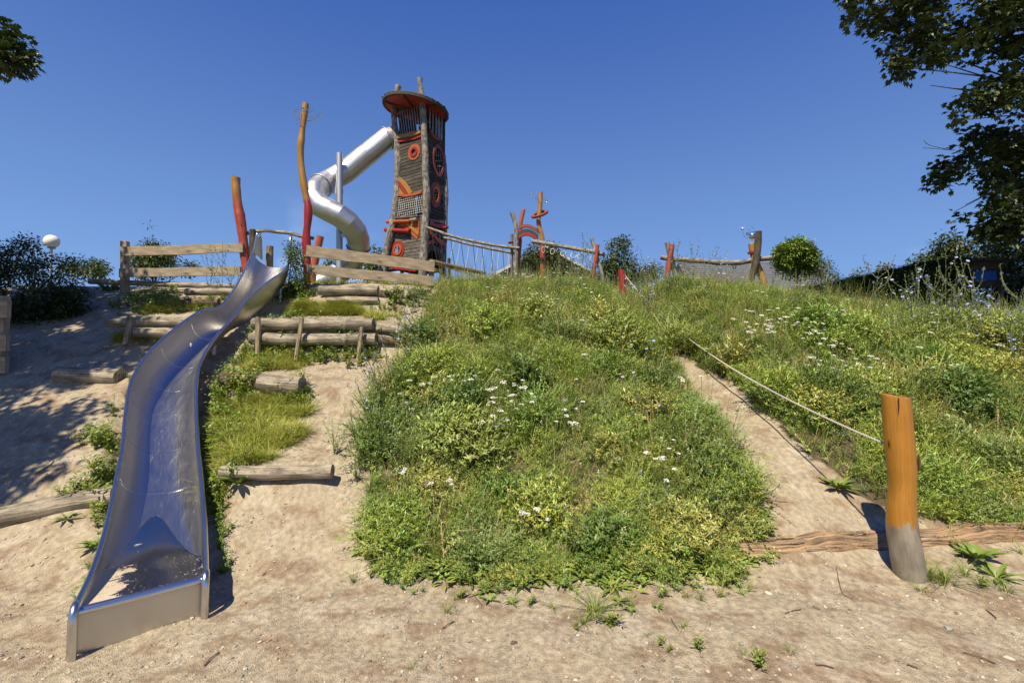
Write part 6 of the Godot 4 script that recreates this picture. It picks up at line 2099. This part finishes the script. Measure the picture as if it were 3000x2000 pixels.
	for g in groups:
		for i in g[2]:
			var q: Vector2 = g[0] + Vector2(rng.randfn() * 0.6, rng.randfn() * 0.5) * g[1]
			var o := Node3D.new()
			o.name = numbered("white_yarrow")
			var where_it_is := "meadow behind the hand rope"
			if q.x < 2.1:
				where_it_is = "lower flowering bank" if q.y < 5.6 else "crest of the flowering bank"
			tag(o, "flat white flower head on a thin stem in the " + where_it_is, "flower", "white flowers in the " + where_it_is)
			add_child(o)
			var s := rng.randf_range(0.55, 1.05)
			o.transform = Transform3D(Basis(Vector3(1, 0, 0), rng.randf_range(0.1, 0.5)) * Basis(Vector3.UP, rng.randf() * TAU), on_ground(q.x, q.y, rng.randf_range(0.27, 0.46) if q.y < 7.0 else rng.randf_range(0.22, 0.34)))
			var a := MeshInstance3D.new()
			a.name = "stem"
			a.mesh = stem_mesh
			a.material_override = M.leaf
			o.add_child(a)
			var b := MeshInstance3D.new()
			b.name = "flower_head"
			b.mesh = heads[rng.randi() % 4]
			b.material_override = M.white_petal
			b.scale = Vector3.ONE * s
			o.add_child(b)
			n += 1
	# chicory: branching wiry stems with buds and pale blue flowers
	var chic: Array = []
	for v in 5:
		var st := MB.new()
		var fl := MB.new()
		chicory(st, fl, 40 + v, [0.62, 0.75, 0.85, 0.95, 0.7][v])
		chic.append([st.mesh(), fl.mesh()])
	var place := [[Vector2(0.86, 8.60), "bank"], [Vector2(1.16, 8.50), "bank"], [Vector2(1.32, 8.70), "bank"], [Vector2(1.50, 8.90), "bank"], [Vector2(2.11, 8.40), "bank"], [Vector2(2.32, 8.60), "bank"], [Vector2(2.38, 8.30), "bank"], [Vector2(2.62, 8.80), "bank"], [Vector2(2.63, 8.50), "bank"], [Vector2(2.24, 8.00), "bank"], [Vector2(2.84, 8.80), "bank"], [Vector2(3.03, 8.70), "bank"], [Vector2(3.27, 8.60), "bank"], [Vector2(3.63, 8.80), "bank"], [Vector2(3.76, 8.60), "bank"], [Vector2(5.28, 8.00), "meadow"], [Vector2(5.62, 7.40), "meadow"], [Vector2(5.57, 6.60), "meadow"], [Vector2(5.58, 6.40), "meadow"], [Vector2(5.63, 6.30), "meadow"], [Vector2(5.81, 6.30), "meadow"], [Vector2(5.89, 6.20), "meadow"], [Vector2(6.27, 6.40), "meadow"], [Vector2(6.05, 5.80), "meadow"], [Vector2(5.93, 5.60), "meadow"], [Vector2(-4.92, 7.80), "fence"], [Vector2(-4.82, 7.90), "fence"], [Vector2(-4.62, 7.80), "fence"], [Vector2(-1.34, 5.10), "track"], [Vector2(-1.33, 4.80), "track"], [Vector2(-1.29, 5.50), "track"], [Vector2(-1.24, 5.80), "track"], [Vector2(-1.15, 6.20), "track"], [Vector2(-1.12, 6.50), "track"], [Vector2(1.33, 4.70), "bank"], [Vector2(6.01, 7.00), "meadow"], [Vector2(6.18, 6.80), "meadow"]]
	var tells := {"bank": "wiry chicory standing up along the crest of the flowering bank", "meadow": "branching chicory with pale blue flowers in the meadow before the hedge", "fence": "wiry chicory growing in front of the sunlit fence rails", "track": "chicory leaning over the sandy path from the bank's edge"}
	for q in place:
		var o := Node3D.new()
		o.name = numbered("chicory_plant")
		tag(o, tells[q[1]], "plant", "chicory by the " + q[1])
		add_child(o)
		var lean := 0.5 if q[1] == "track" else 0.12
		o.transform = Transform3D(Basis(Vector3(0, 0, 1), rng.randf_range(0.0, lean) * (1.0 if q[1] == "track" else signf(rng.randf() - 0.5))) * Basis(Vector3.UP, rng.randf() * TAU).scaled(Vector3.ONE * rng.randf_range(0.85, 1.15) * (1.35 if q[1] == "meadow" else 1.0)), on_ground(q[0].x, q[0].y, -0.01))
		var v := rng.randi() % 5
		var a := MeshInstance3D.new()
		a.name = "stems"
		a.mesh = chic[v][0]
		a.material_override = M.leaf
		o.add_child(a)
		var b := MeshInstance3D.new()
		b.name = "blossoms"
		b.mesh = chic[v][1]
		b.material_override = M.petal
		o.add_child(b)
	# leafy rosettes along the edge of the sand
	var ros: Array = [rosette_mesh(31, 19, 0.17, 0.034), rosette_mesh(32, 16, 0.13, 0.025), rosette_mesh(33, 12, 0.09, 0.018)]
	var edge := [[Vector2(-0.97, 3.5), 0, 1.25], [Vector2(-1.05, 3.59), 0, 1.0], [Vector2(-0.88, 3.38), 1, 1.0], [Vector2(-0.75, 3.32), 1, 1.1], [Vector2(-0.6, 3.3), 1, 1.0], [Vector2(-0.48, 3.26), 1, 1.2], [Vector2(-0.34, 3.22), 1, 1.0], [Vector2(-0.27, 3.17), 2, 1.0], [Vector2(-0.17, 3.07), 2, 1.1], [Vector2(-0.14, 2.97), 2, 0.9], [Vector2(-0.07, 3.19), 1, 1.0], [Vector2(0.07, 3.12), 1, 1.0], [Vector2(0.18, 3.19), 1, 1.1], [Vector2(0.31, 3.14), 2, 1.1], [Vector2(0.45, 3.19), 1, 1.0], [Vector2(0.64, 3.09), 1, 1.15], [Vector2(0.65, 2.96), 2, 0.9], [Vector2(0.84, 3.14), 2, 1.1], [Vector2(1.04, 3.22), 1, 1.0], [Vector2(1.14, 3.19), 2, 1.0], [Vector2(1.32, 3.26), 2, 1.1], [Vector2(0.0, 2.94), 2, 0.7], [Vector2(0.7, 2.87), 2, 0.7], [Vector2(0.86, 2.89), 2, 0.6], [Vector2(-0.23, 3.22), 1, 1.0], [Vector2(0.56, 3.22), 1, 1.1]]
	var ros_green := mat(lin(0.19, 0.27, 0.055), 0.5)
	ros_green.vertex_color_use_as_albedo = true
	ros_green.backlight_enabled = true
	ros_green.backlight = Color(0.45, 0.45, 0.3)
	ros_green.cull_mode = BaseMaterial3D.CULL_DISABLED
	for e in edge:
		var q: Vector2 = e[0]
		plant_one("leaf_rosette", ros[e[1]], ros_green, on_ground(q.x, q.y, 0.0), e[2] * 0.95, "leafy green rosette at the sandy foot of the flowering bank", "plant", "rosettes along the sand")
	for e in [[Vector2(-3.01, 3.5), 0, 0.9, "broad plantain rosette growing against the slide run-out"], [Vector2(-3.42, 3.71), 1, 0.8, "small rosette under the bare brown log"], [Vector2(-2.26, 3.99), 0, 1.35, "toothed dock spreading before the lowest terrace log"], [Vector2(-2.35, 3.87), 1, 1.0, "dock leaves beside the slide under the lowest terrace log"], [Vector2(-2.25, 5.22), 0, 1.0, "leafy tuft at the end of the short grey log"], [Vector2(-1.7, 4.03), 2, 0.8, "flat weed at the path end of the lowest terrace log"], [Vector2(3.23, 3.38), 0, 1.3, "dock rosette on the sand beyond the stout ochre post"], [Vector2(3.21, 3.22), 1, 1.3, "low dock at the sand edge beyond the rotten log"], [Vector2(3.44, 3.81), 0, 1.2, "dock with long leaves behind the stout ochre post"], [Vector2(2.72, 4.01), 0, 1.2, "broad dock beside the rope path"], [Vector2(3.12, 4.78), 0, 1.4, "broad-leaved dock under the hand rope"]]:
		var q: Vector2 = e[0]
		plant_one("dock_plant", ros[e[1]], ros_green, on_ground(q.x, q.y, 0.0), e[2], e[3], "plant", "")
	# grass tufts standing alone on the sand
	var tuft_mat := mat(lin(0.2, 0.26, 0.05), 0.6)
	tuft_mat.vertex_color_use_as_albedo = true
	tuft_mat.backlight_enabled = true
	tuft_mat.backlight = Color(0.45, 0.45, 0.3)
	tuft_mat.cull_mode = BaseMaterial3D.CULL_DISABLED
	var tufts: Array = [grass_mesh(51, 70, 0.09, 0.0035, 0.09), grass_mesh(52, 36, 0.07, 0.003, 0.06), herb_mesh(53, 12, 0.05, 12, 0.014, 0.006, 0.06)]
	for e in [[Vector2(0.48, 2.83), 0, 1.7, "largest grass tuft standing on the sand before the bank"], [Vector2(0.41, 2.73), 1, 1.5, "ragged grass beside the largest tuft on the sand"], [Vector2(0.55, 2.7), 2, 1.7, "low weed beside the largest tuft on the sand"], [Vector2(0.35, 2.67), 2, 0.8, ""], [Vector2(0.95, 2.71), 1, 0.8, ""], [Vector2(0.78, 2.56), 2, 0.9, ""], [Vector2(0.81, 2.51), 2, 0.7, ""], [Vector2(0.96, 2.52), 2, 1.2, ""], [Vector2(1.41, 2.47), 1, 0.8, ""], [Vector2(1.2, 2.38), 2, 1.6, "dark bushy weed alone on the open sand"], [Vector2(1.17, 2.47), 1, 0.5, ""], [Vector2(-0.48, 2.36), 1, 0.6, ""], [Vector2(-0.38, 2.85), 1, 1.0, ""], [Vector2(1.1, 2.73), 1, 0.5, ""], [Vector2(0.73, 2.63), 1, 0.5, ""], [Vector2(2.8, 3.15), 0, 1.7, "tall grass tuft at the foot of the stout ochre post"], [Vector2(2.76, 3.22), 0, 1.5, "grass tuft leaning on the stout ochre post"], [Vector2(3.1, 3.05), 1, 1.6, ""], [Vector2(3.0, 3.22), 1, 1.6, ""], [Vector2(2.98, 3.08), 2, 1.5, ""], [Vector2(2.59, 3.08), 1, 1.2, ""], [Vector2(-0.31, 2.99), 2, 1.2, ""], [Vector2(0.12, 2.92), 2, 1.1, ""], [Vector2(0.24, 2.87), 1, 0.9, ""], [Vector2(-3.4, 4.04), 0, 1.0, "grass tuft beside the slide above the bare brown log"], [Vector2(-5.38, 6.54), 0, 1.2, "long grass before the log beside the earth track"]]:
		var q: Vector2 = e[0]
		plant_one("grass_tuft", tufts[e[1]], tuft_mat, on_ground(q.x, q.y, -0.005), e[2], e[3] if e[3] != "" else "small tuft of weed growing alone in the sand", "grass", "" if e[3] != "" else "small weeds on the sand")

func plant_one(called: String, mesh: Mesh, mt: Material, at: Vector3, s: float, label: String, category: String, group: String) -> void:
	var o := MeshInstance3D.new()
	o.name = numbered(called)
	o.mesh = mesh
	o.material_override = mt
	o.transform = Transform3D(Basis(Vector3.UP, rng.randf() * TAU).scaled(Vector3.ONE * s), at)
	tag(o, label, category, group)
	add_child(o)

func chicory(st: MB, fl: MB, seed_: int, h: float) -> void:
	var r := RandomNumberGenerator.new()
	r.seed = seed_
	var lines: Array = []
	var main := curve([Vector3.ZERO, Vector3(r.randf_range(-0.03, 0.03), h * 0.4, r.randf_range(-0.03, 0.03)), Vector3(r.randf_range(-0.08, 0.08), h, r.randf_range(-0.08, 0.08))], 6)
	lines.append(main)
	for i in 8:
		var a := r.randf() * TAU
		var p: Vector3 = main[r.randi_range(2, 9)]
		var l := h * r.randf_range(0.2, 0.5)
		lines.append(curve([p, p + Vector3(cos(a) * l * 0.4, l * 0.45, sin(a) * l * 0.4), p + Vector3(cos(a) * l * 0.55, l, sin(a) * l * 0.55)], 4))
	for l in lines:
		st.col = Color(0.2, 0.23, 0.09)
		var rad: Array = []
		for i in l.size():
			rad.append(lerpf(0.0042 if l == main else 0.0026, 0.0012, float(i) / (l.size() - 1)))
		tube(st, l, rad, 4)
		for i in range(1, l.size()):
			for j in 2:
				var p: Vector3 = l[i].lerp(l[i - 1], r.randf())
				var a := r.randf() * TAU
				st.col = Color(0.16, 0.2, 0.06) * r.randf_range(0.8, 1.2)
				ball(st, p + Vector3(cos(a), 0.3, sin(a)) * 0.005, Vector3(0.0042, 0.007, 0.0042), 3, 5)
				if r.randf() < 0.4:
					leaf(st, p, Vector3(cos(a), 0.5, sin(a)).normalized(), Vector3.UP, r.randf_range(0.02, 0.05), 0.01)
			if r.randf() < 0.3:
				var p: Vector3 = l[i]
				var up := Vector3(r.randf_range(-0.7, 0.7), r.randf_range(0.2, 1), r.randf_range(0.2, 1)).normalized()
				var s := up.cross(Vector3.RIGHT).normalized()
				for k in 9:
					var d := s.rotated(up, TAU * k / 9.0)
					fl.col = Color(0.36, 0.4, 0.7) * r.randf_range(0.85, 1.2)
					leaf(fl, p + up * 0.004, (d + up * 0.2).normalized(), up, 0.0165, 0.0085)
	for k in 6:
		var a := TAU * k / 6.0
		st.col = Color(0.1, 0.15, 0.03)
		leaf(st, Vector3.ZERO, Vector3(cos(a), 0.7, sin(a)).normalized(), Vector3.UP, 0.14, 0.03, 4, 0.3)

# ---------------------------------------------------------------- stones, twigs, gravel
func build_debris() -> void:
	var peb: Array = []
	for v in 4:
		var mb := MB.new()
		ball(mb, Vector3.ZERO, Vector3(1.0, 0.5, 0.75), 5, 7, 0.9)
		peb.append(mb.mesh())
	var node := stuff("gravel", "fine pale gravel and grit lying over the sandy slope", "gravel")
	for v in 4:
		var w: Array = []
		var t: Array = []
		for i in 5200:
			var d := 1.7 + 6.6 * pow(rng.randf(), 1.3)
			var x := rng.randf_range(-1.15, 1.1) * d * 1.05
			if d > 3.4 and x > -1.0 and rng.randf() < 0.9:
				continue
			if fine.get_noise_2d(x * 1.4 + 9.0, d * 1.4) < -0.1 and rng.randf() < 0.7:
				continue
			var s := 0.003 + 0.01 * pow(rng.randf(), 3.0)
			w.append(Transform3D(Basis.from_euler(Vector3(rng.randf_range(-0.4, 0.4), rng.randf() * TAU, rng.randf_range(-0.4, 0.4))).scaled(Vector3(s, s, s)), on_ground(x, d, s * 0.15)))
			var c := rng.randf_range(0.6, 1.25)
			t.append([Color(0.42 * c, 0.34 * c, 0.25 * c), Color(0.46 * c, 0.4 * c, 0.32 * c), Color(0.27 * c, 0.2 * c, 0.15 * c), Color(0.34 * c, 0.33 * c, 0.28 * c)][rng.randi() % 4])
		multi("pebbles", peb[v], M.stone, w, t, node)
	# the stones large enough to pick out
	for i in 90:
		var q: Vector2
		if i < 60:
			q = Vector2(rng.randf_range(-2.6, 3.0), rng.randf_range(1.75, 3.3))
		else:
			q = Vector2(rng.randf_range(-4.2, -0.9), rng.randf_range(3.0, 5.0))
		if q.y > 3.3 and q.x > -1.0:
			q.x = -1.4
		if q.x < -1.75 and q.x > -2.5 and q.y > 2.3 and q.y < 3.2:
			q.x -= 0.9
		var s := rng.randf_range(0.008, 0.014) if i > 14 else rng.randf_range(0.014, 0.026)
		var c := rng.randf_range(0.6, 1.1)
		var o := MeshInstance3D.new()
		o.name = numbered("stone")
		o.mesh = peb[i % 4]
		o.material_override = stone_tone(i % 5)
		o.transform = Transform3D(Basis.from_euler(Vector3(rng.randf_range(-0.3, 0.3), rng.randf() * TAU, rng.randf_range(-0.3, 0.3))).scaled(Vector3(s, s * rng.randf_range(0.6, 1.0), s)), on_ground(q.x, q.y, s * 0.12))
		tag(o, ["small grey brown stone lying loose on the sand", "small dark brown stone lying loose on the sand", "small pale stone lying loose on the sand", "small greenish slate stone lying loose on the sand", "small reddish stone lying loose on the sand"][i % 5], "stone", "loose stones on the sand")
		add_child(o)
	var twigs := [[Vector2(0.91, 2.79), Vector2(0.91, 2.67)], [Vector2(2.28, 2.47), Vector2(2.35, 2.38)], [Vector2(1.48, 2.38), Vector2(1.55, 2.36)], [Vector2(1.94, 2.4), Vector2(1.97, 2.38)], [Vector2(1.58, 2.82), Vector2(1.69, 2.85)], [Vector2(2.21, 3.31), Vector2(2.07, 3.05), Vector2(2.08, 2.97)], [Vector2(2.79, 2.87), Vector2(2.78, 2.8)], [Vector2(-4.1, 4.14), Vector2(-4.07, 4.23), Vector2(-4.09, 4.3)], [Vector2(-0.24, 3.03), Vector2(-0.18, 2.9)], [Vector2(-1.49, 2.37), Vector2(-1.48, 2.47)], [Vector2(-0.38, 2.7), Vector2(-0.33, 2.77)], [Vector2(1.79, 2.9), Vector2(1.81, 2.87)]]
	for q in twigs:
		var pts: Array = []
		for k in q:
			pts.append(on_ground(k.x, k.y, 0.006))
		if pts.size() == 2:
			pts.insert(1, pts[0].lerp(pts[1], 0.5) + Vector3(rng.randf_range(-0.01, 0.01), 0.004, rng.randf_range(-0.01, 0.01)))
		var mb := MB.new()
		mb.col = Color(0.9, 0.8, 0.7)
		tube(mb, curve(pts, 4), rng.randf_range(0.002, 0.0042), 6, [], 0.2)
		single("dry_twig", mb, M.twig, pts[0], "thin dry twig lying on the sandy ground", "twig", "twigs on the sand")

func stone_tone(k: int) -> StandardMaterial3D:
	if not M.has("stone%d" % k):
		M["stone%d" % k] = mat([lin(0.26, 0.22, 0.17), lin(0.12, 0.085, 0.06), lin(0.5, 0.46, 0.38), lin(0.28, 0.31, 0.27), lin(0.3, 0.18, 0.12)][k], 0.85)
	return M["stone%d" % k]
